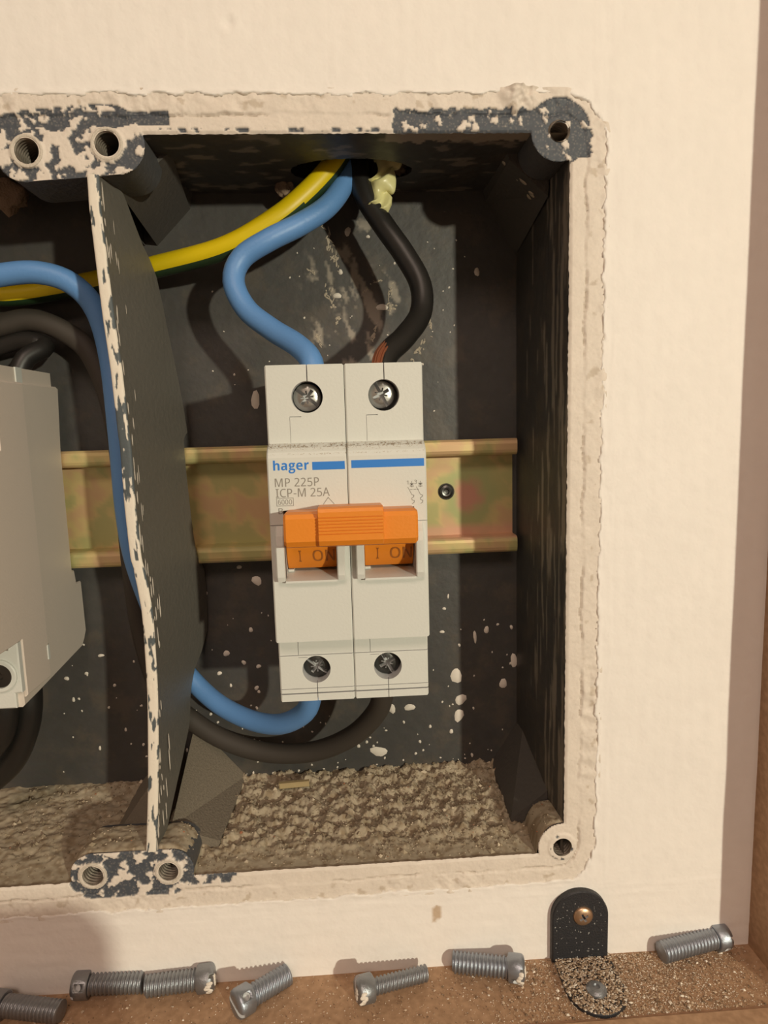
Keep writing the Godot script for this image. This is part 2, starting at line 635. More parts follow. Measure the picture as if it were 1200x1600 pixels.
# ------------------------------------------------------------------ the box
func plast(x: float, y: float, z: float, smear: float) -> Color:
	var v := 1.0 + 0.12 * n_mid.get_noise_3d(x, y, z)
	var c := lin(70, 68, 66) * v
	var dustv := smoothstep(0.0, 0.5, n_big.get_noise_3d(x * 1.5, y * 1.5, z * 1.5) + 0.35 * n_fine.get_noise_3d(x, y, z))
	c = c.lerp(lin(88, 80, 71), dustv * 0.6)
	c = c.lerp(lin(186, 174, 158), clampf(smear, 0.0, 1.0))
	c.a = 1.0
	return c

func tri_prism(front: Array, back: Array, z0: float, z1: float) -> ArrayMesh:
	var st := sts()
	var poly := PackedVector2Array(front)
	var pb := PackedVector2Array(back)
	if Geometry2D.is_polygon_clockwise(poly):
		poly.reverse()
		pb.reverse()
	var a := PackedVector3Array()
	var b := PackedVector3Array()
	for p in pb: a.append(Vector3(p.x, p.y, z1))
	for p in poly: b.append(Vector3(p.x, p.y, z0))
	loft(st, [a, b], poly)
	return done(st)

func build_box() -> void:
	var b := thing("junction_box", "dark grey plastic wall box with a paint-smeared white rim, open", "junction box")
	# rim
	var xs := steps([[-170, -110, 0.7], [-110, -30, 0.3], [-30, 12, 0.5], [12, 44, 0.32], [44, 66, 0.3]])
	var fz := func(x, y): return Vector3(x, y, rim_h(x, y))
	var rim := obj("rim", field(xs, steps([[76, 104, 0.3]]), fz, rim_c, rim_sdf), M.rim, b)
	rim.set_meta("label", "cream painted rim with bare dark patches")
	obj("rim", field(xs, steps([[-101, -79, 0.3]]), fz, rim_c, rim_sdf), M.rim, b)
	obj("rim", field(steps([[44, 66, 0.36]]), steps([[-79, 76, 0.42]]), fz, rim_c, rim_sdf), M.rim, b)
	# back
	obj("back_panel", field(steps([[-176, -100, 4.0], [-100, 56, 0.7]]), steps([[-91, 96, 0.7]]),
		func(x, y): return Vector3(x, y, BACK + 0.05 * n_mid.get_noise_2d(x, y)),
		func(x, y):
			var s: float = 0.0
			var w: float = exp(-pow((x - 5.0) / 13.0, 2.0) - pow((y - 62.0) / 20.0, 2.0))
			s = smoothstep(0.34, 0.5, n_mid.get_noise_2d(x * 0.8 + y * 0.25, y * 0.35) * 0.9 + 0.34 * w + 0.1 * n_fine.get_noise_2d(x, y)) * 0.55 * smoothstep(0.1, 0.3, w)
			return plast(x, y, BACK, s)), M.plastic, b)
	# right side wall, drawn with vertical smears of old paint
	obj("side_wall", field(steps([[-92, 95, 0.7]]), steps([[0.2, 42, 0.7]]),
		func(y, w): return Vector3(IN_X - 0.05 * w + 0.25 * n_mid.get_noise_2d(y * 0.4, w * 2.0) * (1.0 - w / 42.0), y, -w),
		func(y, w):
			var s: float = n_mid.get_noise_2d(y * 0.1, w * 1.6 + 50.0) + 0.08 * n_fine.get_noise_2d(y * 0.3, w * 1.2)
			return plast(IN_X, y, -w, smoothstep(0.0, 0.2, s - 0.016 * w + 0.08) * 0.42)), M.plastic, b)
	obj("rim", field(steps([[-170, -150, 0.7]]), steps([[-79, 76, 0.8]]), fz, rim_c, rim_sdf), M.rim, b)
	obj("side_wall", field(steps([[-92, 95, 2.0]]), steps([[-42, -0.2, 2.0]]),
		func(y, z): return Vector3(IN_L, y, z),
		func(y, z): return plast(IN_L, y, z, 0.0)), M.plastic, b)
	# top wall with the cable entry cut through it
	var ceil_sdf := func(x, w): return 9.0 - Vector2((x - 4.0) * 0.55, w - 24.5 - 0.6 * n_mid.get_noise_2d(x * 2.0, w * 2.0)).length()
	obj("top_wall", field(steps([[-176, -100, 4.0], [-100, -12, 0.9], [-12, 56, 0.6]]), steps([[0.2, 42, 0.6]]),
		func(x, w): return Vector3(x, IN_T + 0.02 * w + 0.15 * n_mid.get_noise_2d(x, w), -w),
		func(x, w):
			var s: float = n_mid.get_noise_2d(x * 0.5 + 9.0, w * 1.2 + 3.0) + 0.2 * n_fine.get_noise_2d(x, w)
			var k: float = smoothstep(0.26, 0.34, n_big.get_noise_2d(x * 1.2 + 40.0, w * 2.6) + 0.1 * s) * 0.35
			if x > 12.0 and w < 5.0 + 2.0 * n_mid.get_noise_2d(x * 1.4, 3.0): k = 0.75
			return plast(x, IN_T, -w, k),
		ceil_sdf), M.plastic, b)
	var st := sts()
	lathe(st, [[18.0, 0.0], [17.0, 40.0], [0.0, 40.0]], Vector3(4.0, IN_T + 1.2, -24.5), Vector3.UP, 28)
	obj("cable_entry", done(st), mat(96, 88, 80, 0.9), b)
	# bottom
	obj("bottom_wall", block_mesh(Vector3(-176, -101, -42), Vector3(56, -97.5, -0.5), 0.2), M.black, b)
	obj("dirt_bed", field(steps([[-160, -110, 1.0], [-110, -62, 0.6], [-62, 56, 0.45]]), steps([[0.3, 42, 0.45]]),
		func(x, w): return Vector3(x, dirt_y(x, w), -w),
		func(x, w):
			var k: float = n_fine.get_noise_2d(x * 0.8, w * 0.8)
			var c := lin(174, 160, 138).lerp(lin(146, 128, 104), smoothstep(-0.2, 0.5, n_mid.get_noise_2d(x * 1.3, w * 1.3)))
			c = c.lerp(lin(190, 174, 150), smoothstep(0.36, 0.5, k))
			c.a = 1.0
			return c), M.dirt, b).set_meta("kind", "stuff")
	# bosses under the rim
	for q in [[hole_t1 - Vector2(1, 0), hole_t2 + Vector2(1.8, 0), 6.3, -15.0], [hole_b1, hole_b2 + Vector2(0.6, 0), 5.7, -13.0], [hole_tr, hole_tr + Vector2(0.01, 0), 6.4, -14.0], [hole_br, hole_br + Vector2(0.01, 0), 6.4, -12.0]]:
		st = sts()
		var poly := PackedVector2Array()
		var dir: Vector2 = (q[1] - q[0]).normalized()
		var nn := Vector2(-dir.y, dir.x)
		for k in 17:
			var w := -PI / 2 + PI * k / 16.0
			poly.append(q[1] + (dir * cos(w) + nn * sin(w)) * q[2])
		for k in 17:
			var w := PI / 2 + PI * k / 16.0
			poly.append(q[0] + (dir * cos(w) + nn * sin(w)) * q[2])
		var ra := PackedVector3Array()
		var rb := PackedVector3Array()
		for p in poly:
			ra.append(Vector3(p.x, p.y, q[3]))
			rb.append(Vector3(p.x, p.y, -0.35))
		loft(st, [ra, rb], poly, true, false)
		obj("screw_boss", done(st), M.boss if M.has("boss") else grain(mat(84, 84, 86, 0.5), 0.03, 0.3, 30.0), b)
	for q in [[hole_tr, 2.25], [hole_br, 2.6], [hole_t1, 2.75], [hole_t2, 2.75], [hole_b1, 2.7], [hole_b2, 2.6]]:
		st = sts()
		var o := Vector3(q[0].x, q[0].y, 0.35)
		thread(st, o, Vector3(0, 0, -1), q[1] - 0.1, -0.5, 1.0, 0.0, 11.0, true)
		st.set_smooth_group(-1)
		lathe(st, [[q[1] + 0.4, 11.0], [0.0, 11.0]], o, Vector3(0, 0, -1), 20, false)
		obj("threaded_hole", done(st), M.thread if M.has("thread") else mat(132, 122, 110, 0.5, 0.4), b)
	for q in [[hole_t1, 2.75], [hole_t2, 2.75], [hole_b1, 2.7], [hole_b2, 2.6]]:
		st = sts()
		lathe(st, [[q[1] + 1.0, 0.0], [q[1] + 0.85, 0.4], [q[1] + 0.6, 0.5], [q[1] + 0.3, 0.45], [q[1] + 0.05, 0.2], [q[1], -0.5]], Vector3(q[0].x, q[0].y, 0.25), Vector3(0, 0, 1), 28)
		obj("insert_collar", done(st), M.collar, b)
	# gussets across the corners
	var g := grain(mat(82, 78, 74, 0.6), 0.03, 0.4, 30.0)
	obj("corner_gusset", tri_prism([Vector2(43.5, -93), Vector2(44, -88.4), Vector2(55.5, -79.5), Vector2(56, -93)], [Vector2(43.5, -93), Vector2(44.5, -86.4), Vector2(56, -68.5), Vector2(57, -93)], -13, -41.9), g, b)
	obj("corner_gusset", tri_prism([Vector2(43, 95), Vector2(44, 92.4), Vector2(54, 83.5), Vector2(55, 95)], [Vector2(43, 95), Vector2(44, 91.5), Vector2(53, 76.0), Vector2(54, 95)], -13, -41.9), g, b)
	obj("corner_gusset", tri_prism([Vector2(-40.6, 94.5), Vector2(-53.2, 84.4), Vector2(-53.4, 94.5), Vector2(-46, 95)], [Vector2(-43.0, 90.2), Vector2(-53.1, 80.1), Vector2(-53.4, 95), Vector2(-42, 95)], -12, -41.9), g, b)
	obj("corner_gusset", tri_prism([Vector2(-58.6, 84.4), Vector2(-73, 94.5), Vector2(-66, 95), Vector2(-58.8, 94.5)], [Vector2(-56.6, 80.1), Vector2(-68, 90), Vector2(-69, 95), Vector2(-58, 95)], -12, -41.9), g, b)
	var gd := grain(mat(120, 110, 96, 0.9), 0.05, 0.6, 40.0)
	obj("corner_gusset", tri_prism([Vector2(-52.6, -83.3), Vector2(-39.4, -88.3), Vector2(-40, -93), Vector2(-52.6, -93)], [Vector2(-51.8, -67.3), Vector2(-36.5, -86.2), Vector2(-38, -93), Vector2(-51.8, -93)], -11, -41.9), gd, b)
	obj("corner_gusset", tri_prism([Vector2(-57.0, -83.3), Vector2(-57.0, -93), Vector2(-71, -93), Vector2(-71, -89.3)], [Vector2(-55.5, -70.3), Vector2(-55.5, -93), Vector2(-71, -93), Vector2(-71, -87.2)], -11, -41.9), gd, b)
	# splashes of paint on the back panel
	st = sts()
	for q in [[-27.1, 34.9, 8, 14], [-29.7, -21.2, 8, 9], [33.2, -55.7, 9, 16], [34.6, -63.9, 10, 10], [33.9, -69.4, 8, 13], [39.5, -42.8, 3, 12], [43.3, -40.6, 5, 6], [52.3, -51.4, 7, 12], [48.7, -59.1, 8, 8], [51.5, -40.1, 3, 4], [29.6, -32.9, 3, 3], [28.8, -40.6, 4, 3], [30.9, -28.9, 2, 4], [24.3, -72.7, 3, 3], [31.3, -74.8, 4, 4], [-40.5, -44.5, 5, 6], [-35.2, -47.8, 4, 4], [-30.6, -49.3, 4, 4], [-43.1, -51.0, 4, 4], [-31.6, -56.5, 4, 4], [-45.9, -24.8, 4, 4], [-34.9, -16.6, 4, 4], [0.1, 71.9, 4, 4], [2.6, 83.4, 5, 7], [41.2, 71.3, 4, 8], [-32.4, -37.1, 4, 4], [-73.0, 42.3, 10, 13], [-90.8, -50.3, 4, 4], [-79.6, -43.3, 5, 3], [-84.6, -48.9, 3, 3], [-89.3, -57.4, 3, 4], [17.7, -65.7, 9, 7], [7.1, -80.4, 16, 9], [11.8, -65.8, 6, 10], [8.6, 81.9, 3, 3], [-1.1, 65.1, 6, 5], [12.2, 61.5, 9, 6]]:
		var c := Vector3(q[0], q[1], BACK)
		drop(st, c, Vector3(q[2] * 0.19, 0, 0), Vector3(0, q[3] * 0.19, 0), Vector3(0, 0, 1), 0.3)
	for k in 150:
		var c := Vector3(rng.randf_range(-95, 52), -86.0 + 55.0 * pow(rng.randf(), 1.6), BACK)
		var r := rng.randf_range(0.15, 0.5)
		drop(st, c, Vector3(r, 0, 0), Vector3(0, r * rng.randf_range(0.8, 1.6), 0), Vector3(0, 0, 1), 0.15)
	for k in 60:
		var c := Vector3(rng.randf_range(-40, 40), rng.randf_range(30, 85), BACK)
		var r := rng.randf_range(0.12, 0.4)
		drop(st, c, Vector3(r, 0, 0), Vector3(0, r, 0), Vector3(0, 0, 1), 0.12)
	var sp := obj("paint_splashes", done(st), M.old_paint, b)
	sp.set_meta("kind", "stuff")
	# streaks scraped onto the back panel between the cables
	st = sts()
	for q in [[-2.9, 79.3, 6, 40, 0.25], [-1.0, 75.1, 4, 26, 0.1], [-3.3, 63.7, 9, 26, 0.2], [-1.2, 58.0, 6, 12, -0.5], [14.2, 64.8, 4, 20, -0.35], [15.1, 61.1, 14, 8, 0.5], [9.7, 54.0, 3, 22, -0.3], [23.2, 48.4, 7, 24, -0.55], [26.7, 56.5, 4, 22, 0.2], [-7.4, 52.5, 3, 16, 0.3], [-8.7, 72.1, 8, 3, -0.6], [11.1, 69.0, 12, 2, 0.3], [7.2, 66.3, 10, 2, 0.5]]:
		var tilt: float = q[4]
		var e1 := Vector3(cos(tilt), sin(tilt), 0)
		var e2 := Vector3(-sin(tilt), cos(tilt), 0)
		for k in 16:
			var a := rng.randfn(0.0, 0.45)
			var b2 := rng.randfn(0.0, 0.5)
			var c: Vector3 = Vector3(q[0], q[1], BACK) + e1 * a * q[2] * 0.17 + e2 * b2 * q[3] * 0.17
			var tw := rng.randf_range(-0.9, 0.9)
			drop(st, c, e1.rotated(Vector3(0, 0, 1), tw) * rng.randf_range(0.12, 0.4) * (0.5 + q[2] * 0.06), e2.rotated(Vector3(0, 0, 1), tw) * rng.randf_range(0.15, 0.5) * (0.5 + q[3] * 0.06), Vector3(0, 0, 1), rng.randf_range(0.06, 0.16))
	for q in [[Vector3(45.18, 92.31, -15.00), 2.2, 1.2], [Vector3(48.48, 89.42, -18.00), 2.6, 1.5], [Vector3(51.61, 86.05, -20.00), 2.4, 1.1], [Vector3(49.13, 90.61, -16.00), 1.2, 0.8], [Vector3(53.58, 84.54, -22.00), 1.6, 0.7]]:
		for k in 6:
			var n := Vector3(-0.68, -0.73, 0).normalized()
			var d1 := Vector3(0.73, -0.68, 0).rotated(n, rng.randf_range(-0.5, 0.5))
			drop(st, q[0] + Vector3(rng.randfn(0, 0.7), rng.randfn(0, 0.7), rng.randfn(0, 1.2)), d1 * q[1] * 0.45, d1.cross(n) * q[2] * 0.5, n, 0.2)
	obj("paint_streaks", done(st), mat(178, 166, 148, 0.8), b).set_meta("kind", "stuff")

func dirt_y(x: float, w: float) -> float:
	var base: float = lerp(-91.0, -87.4, w / 42.0)
	var right := smoothstep(-60.0, -40.0, x)
	var lumps := n_mid.get_noise_2d(x * 0.7, w * 0.8) * 1.9 + n_fine.get_noise_2d(x * 0.8, w * 0.8) * 0.3 + n_mid.get_noise_2d(x * 2.3 + 8.0, w * 2.3) * 0.7
	var up := -200.0
	var a := minf(hole_b1.x, hole_b2.x)
	var b := maxf(hole_b1.x, hole_b2.x)
	var dx := maxf(maxf(a - x, x - b), 0.0)
	if dx < 6.1: up = (hole_b1.y + hole_b2.y) * 0.5 + sqrt(6.1 * 6.1 - dx * dx)
	var ex := absf(x - hole_br.x)
	if ex < 6.7: up = maxf(up, hole_br.y + sqrt(6.7 * 6.7 - ex * ex))
	if up > base and w < 14.0:
		return maxf(base, lerpf(base, up + 0.1 + 0.2 * lumps * smoothstep(0.2, 2.0, w) - 0.7 * smoothstep(1.6, 0.2, w), smoothstep(14.5, 11.5, w)))
	return base + (0.6 + lumps * (0.35 + 0.65 * right)) * smoothstep(2.0, 14.0, w) + 0.8 * smoothstep(34.0, 42.0, w)

# ------------------------------------------------------------------ partition plate
func build_divider() -> void:
	var t := thing("partition_plate", "tall dark grey partition plate with a chipped paint edge dividing the box", "partition")
	# front edge centre, rear edge, rear z; top to bottom
	var rows := [
		[Vector3(-55.54, 85.13, 0.00), Vector3(-54.55, 85.33, -8.00)], [Vector3(-55.58, 81.25, 0.00), Vector3(-53.81, 84.56, -11.00)], [Vector3(-55.64, 77.06, 0.00), Vector3(-53.26, 80.35, -15.00)], [Vector3(-55.39, 71.42, 0.00), Vector3(-52.66, 74.76, -21.00)], [Vector3(-55.11, 64.29, 0.00), Vector3(-51.38, 68.25, -27.00)], [Vector3(-54.60, 52.70, 0.00), Vector3(-50.22, 53.79, -31.00)], [Vector3(-53.78, 40.86, 0.00), Vector3(-48.92, 39.74, -34.00)],
		[Vector3(-53.33, 25.72, 0.00), Vector3(-48.22, 25.71, -37.00)], [Vector3(-53.11, 22.64, 0.00), Vector3(-48.56, 23.55, -33.20)], [Vector3(-53.14, 8.62, 0.00), Vector3(-48.00, 4.35, -33.20)], [Vector3(-52.73, -4.14, 0.00), Vector3(-46.94, -10.70, -33.20)], [Vector3(-52.30, -6.58, 0.00), Vector3(-46.51, -16.52, -40.00)],
		[Vector3(-51.07, -17.23, 0.00), Vector3(-47.00, -36.30, -41.00)], [Vector3(-51.02, -27.18, 0.00), Vector3(-50.28, -46.46, -35.00)], [Vector3(-51.25, -38.98, 0.00), Vector3(-51.20, -54.00, -31.00)], [Vector3(-51.97, -50.98, 0.00), Vector3(-51.67, -62.25, -29.00)], [Vector3(-52.99, -64.96, 0.00), Vector3(-52.76, -74.44, -13.00)], [Vector3(-54.23, -77.41, 0.00), Vector3(-54.54, -83.61, -8.00)], [Vector3(-54.79, -82.82, 0.00), Vector3(-54.75, -86.98, -6.00)]]
	var fr := []
	var re := []
	for k in rows:
		fr.append(k[0])
		re.append(k[1])
	fr = Array(curve(fr, 100000.0))
	re = Array(curve(re, 100000.0))
	# three rows per span come back; sample each side by the same number of steps
	var n := fr.size()
	var st := sts()
	var hw := 1.25
	var cols := 12
	st.set_smooth_group(0)
	for i in n - 1:
		for j in cols:
			var a0: Vector3 = fr[i].lerp(re[i], float(j) / cols)
			var a1: Vector3 = fr[i].lerp(re[i], float(j + 1) / cols)
			var b0: Vector3 = fr[i + 1].lerp(re[i + 1], float(j) / cols)
			var b1: Vector3 = fr[i + 1].lerp(re[i + 1], float(j + 1) / cols)
			var o := Vector3(hw, 0, 0)
			quad(st, a0 + o, b0 + o, b1 + o, a1 + o)
			quad(st, a0 - o, a1 - o, b1 - o, b0 - o)
	st.set_smooth_group(-1)
	for i in n - 1:
		var o := Vector3(hw, 0, 0)
		quad(st, re[i] + o, re[i + 1] + o, re[i + 1] - o, re[i] - o)
		quad(st, fr[i] - o, fr[i + 1] - o, fr[i + 1] + o, fr[i] + o)
	quad(st, fr[0] - Vector3(hw, 0, 0), fr[0] + Vector3(hw, 0, 0), re[0] + Vector3(hw, 0, 0), re[0] - Vector3(hw, 0, 0))
	obj("plate", done(st), M.plate if M.has("plate") else grain(mat(106, 102, 95, 0.5), 0.03, 0.2, 25.0), t)
	# the painted front edge, worn through in places
	var ys := []
	for i in n: ys.append(fr[i].y)
	var edge_x := func(y: float) -> float:
		for i in n - 1:
			if y <= fr[i].y and y >= fr[i + 1].y:
				return lerp(fr[i].x, fr[i + 1].x, (fr[i].y - y) / max(fr[i].y - fr[i + 1].y, 0.001))
		return fr[n - 1].x
	obj("painted_edge", field(steps([[-1.0, 1.0, 0.12]]), steps([[fr[n - 1].y + 0.3, fr[0].y - 0.3, 0.3]]),
		func(u, y):
			var b: float = 1.36
			var xx: float = edge_x.call(y) + u * b
			return Vector3(xx, y, 0.2 + 0.45 * sqrt(max(0.0, 1.0 - pow(abs(u), 3.0))) + 0.12 * edge_paint(u, y)),
		func(u, y):
			var c := lin(84, 90, 94).lerp(lin(232, 222, 208), edge_paint(u, y))
			c.a = 1.0
			return c), M.rim, t)
	# paint dragged onto the right face beside the edge
	st = sts()
	for k in 70:
		var y := rng.randf_range(-82, 82)
		var x: float = edge_x.call(y) + hw + 0.02
		var z := -rng.randf_range(0.3, 1.0 + 8.0 * pow(rng.randf(), 2.0))
		drop(st, Vector3(x - 0.12 * z, y, z), Vector3(0, rng.randf_range(0.6, 3.4), 0), Vector3(0, 0, rng.randf_range(0.12, 0.35)), Vector3(1, 0, 0), 0.12)
	obj("paint_drags", done(st), mat(196, 186, 174, 0.7), t).set_meta("kind", "stuff")

func edge_paint(u: float, y: float) -> float:
	var n := n_mid.get_noise_2d(u * 3.0 + 5.0, y * 0.5) + 0.15 * n_fine.get_noise_2d(u * 1.6, y * 0.6)
	var worn := -0.34 + 0.85 * smoothstep(0.1, 1.0, 1.0 - abs(y - 22.0) / 22.0)
	return smoothstep(-0.04, 0.05, n - worn - 0.35 * smoothstep(0.6, 1.0, u))

# ------------------------------------------------------------------ rail
func build_rail() -> void:
	var t := thing("din_rail", "yellow zinc plated mounting rail running across the back of the box", "rail")
	var y0 := -13.7
	var y1 := 21.3
	var th := 1.0
	var xr := 51.6
	var st := sts()
	# the hat profile (y, z) counter-clockwise
	var pr := PackedVector2Array()
	var lip := [[0.0, -35.9], [0.5, -36.1], [1.2, -35.8], [3.4, -35.7], [4.0, -36.4], [4.0, -41.9]]
	var face := [[5.0, -40.9], [5.0, -35.9], [4.7, -35.2], [4.2, -34.8], [3.4, -34.6], [1.6, -34.6], [0.7, -34.8], [0.1, -35.3]]
	var all := []
	for q in lip: all.append([y0 + q[0], q[1]])
	for k in lip.size(): all.append([y1 - lip[lip.size() - 1 - k][0], lip[lip.size() - 1 - k][1]])
	for k in face.size(): all.append([y1 - face[face.size() - 1 - k][0], face[face.size() - 1 - k][1]])
	for q in face: all.append([y0 + q[0], q[1]])
	for q in all:
		pr.append(Vector2(q[0], q[1]))
	var rows := []
	var xs := steps([[-170, -100, 10.0], [-100, xr, 1.0]])
	st.set_smooth_group(-1)
	for i in xs.size() - 1:
		for k in pr.size():
			var a := pr[k]
			var b := pr[(k + 1) % pr.size()]
			var seg: int = max(1, int(a.distance_to(b) / 1.0))
			for s in seg:
				var p := a.lerp(b, float(s) / seg)
				var q := a.lerp(b, float(s + 1) / seg)
				var cp := [rail_c(xs[i], p.x), rail_c(xs[i], q.x), rail_c(xs[i + 1], q.x), rail_c(xs[i + 1], p.x)]
				var vp := [Vector3(xs[i], p.x, p.y), Vector3(xs[i], q.x, q.y), Vector3(xs[i + 1], q.x, q.y), Vector3(xs[i + 1], p.x, p.y)]
				for e in [0, 2, 1, 0, 3, 2]:
					st.set_color(cp[e])
					st.add_vertex(vp[e] * MM)
	var ix := Geometry2D.triangulate_polygon(pr)
	for k in range(0, ix.size(), 3):
		st.set_color(rail_c(xr, pr[ix[k]].x))
		var a := ix[k]; var b := ix[k + 1]; var c := ix[k + 2]
		if (pr[b] - pr[a]).cross(pr[c] - pr[a]) < 0.0:
			var s := b; b = c; c = s
		tri(st, by_x(pr[a].x, pr[a].y, xr), by_x(pr[b].x, pr[b].y, xr), by_x(pr[c].x, pr[c].y, xr))
	obj("channel", done(st), M.rail if M.has("rail") else vmat(0.34, 0.3), t)
	var c := Vector3(30.63, 5.09, -40.90)
	st = sts()
	lathe(st, [[2.6, 0.02], [2.35, 0.12], [2.2, 0.1]], c, Vector3(0, 0, 1), 24)
	obj("fixing_hole", done(st), mat(60, 56, 50, 0.6, 0.3), t)
	st = sts()
	lathe(st, [[2.2, 0.05], [2.0, 0.7], [1.4, 1.0], [0.9, 0.9], [0.7, 0.4], [0.0, 0.3]], c, Vector3(0, 0, 1), 20)
	obj("rail_screw", done(st), M.dark_steel, t)

func rail_c(x: float, y: float) -> Color:
	var c := lin(206, 184, 130)
	var n := n_big.get_noise_2d(x * 1.4 + 12.0, y * 1.4) + 0.4 * n_mid.get_noise_2d(x * 0.6, y * 0.6)
	c = c.lerp(lin(180, 174, 120), smoothstep(0.0, 0.3, n))
	c = c.lerp(lin(204, 170, 130), smoothstep(-0.05, -0.35, n))
	var p := Vector2(x, y) - Vector2(38.0, 3.8)
	var r := sqrt(pow(p.x / 5.0, 2.0) + pow(p.y / 6.0, 2.0)) + 0.35 * n_mid.get_noise_2d(x * 0.7, y * 0.7)
	if x > 20.0:
		c = c.lerp(lin(168, 170, 118), smoothstep(2.1, 1.3, r))
		c = c.lerp(lin(200, 146, 126), smoothstep(1.15, 0.5, r))
		c = c.lerp(lin(214, 160, 140), smoothstep(-4.5, -7.0, y) * smoothstep(-9.6, -8.8, y) * 0.7)
	c.a = 1.0
	return c

# ------------------------------------------------------------------ the two-pole breaker
func csg_box(c: Node, lo: Vector3, hi: Vector3, called := "cut") -> CSGBox3D:
	var b := CSGBox3D.new()
	b.size = (hi - lo) * MM
	b.position = (hi + lo) * 0.5 * MM
	b.operation = CSGShape3D.OPERATION_SUBTRACTION
	b.name = called
	c.add_child(b, true)
	return b

func csg_hole(c: Node, at: Vector3, r: float, depth: float) -> void:
	var b := CSGCylinder3D.new()
	b.radius = r * MM
	b.height = depth * 2.0 * MM
	b.sides = 40
	b.rotation.x = PI / 2
	b.position = at * MM
	b.operation = CSGShape3D.OPERATION_SUBTRACTION
	b.name = "bore"
	c.add_child(b, true)

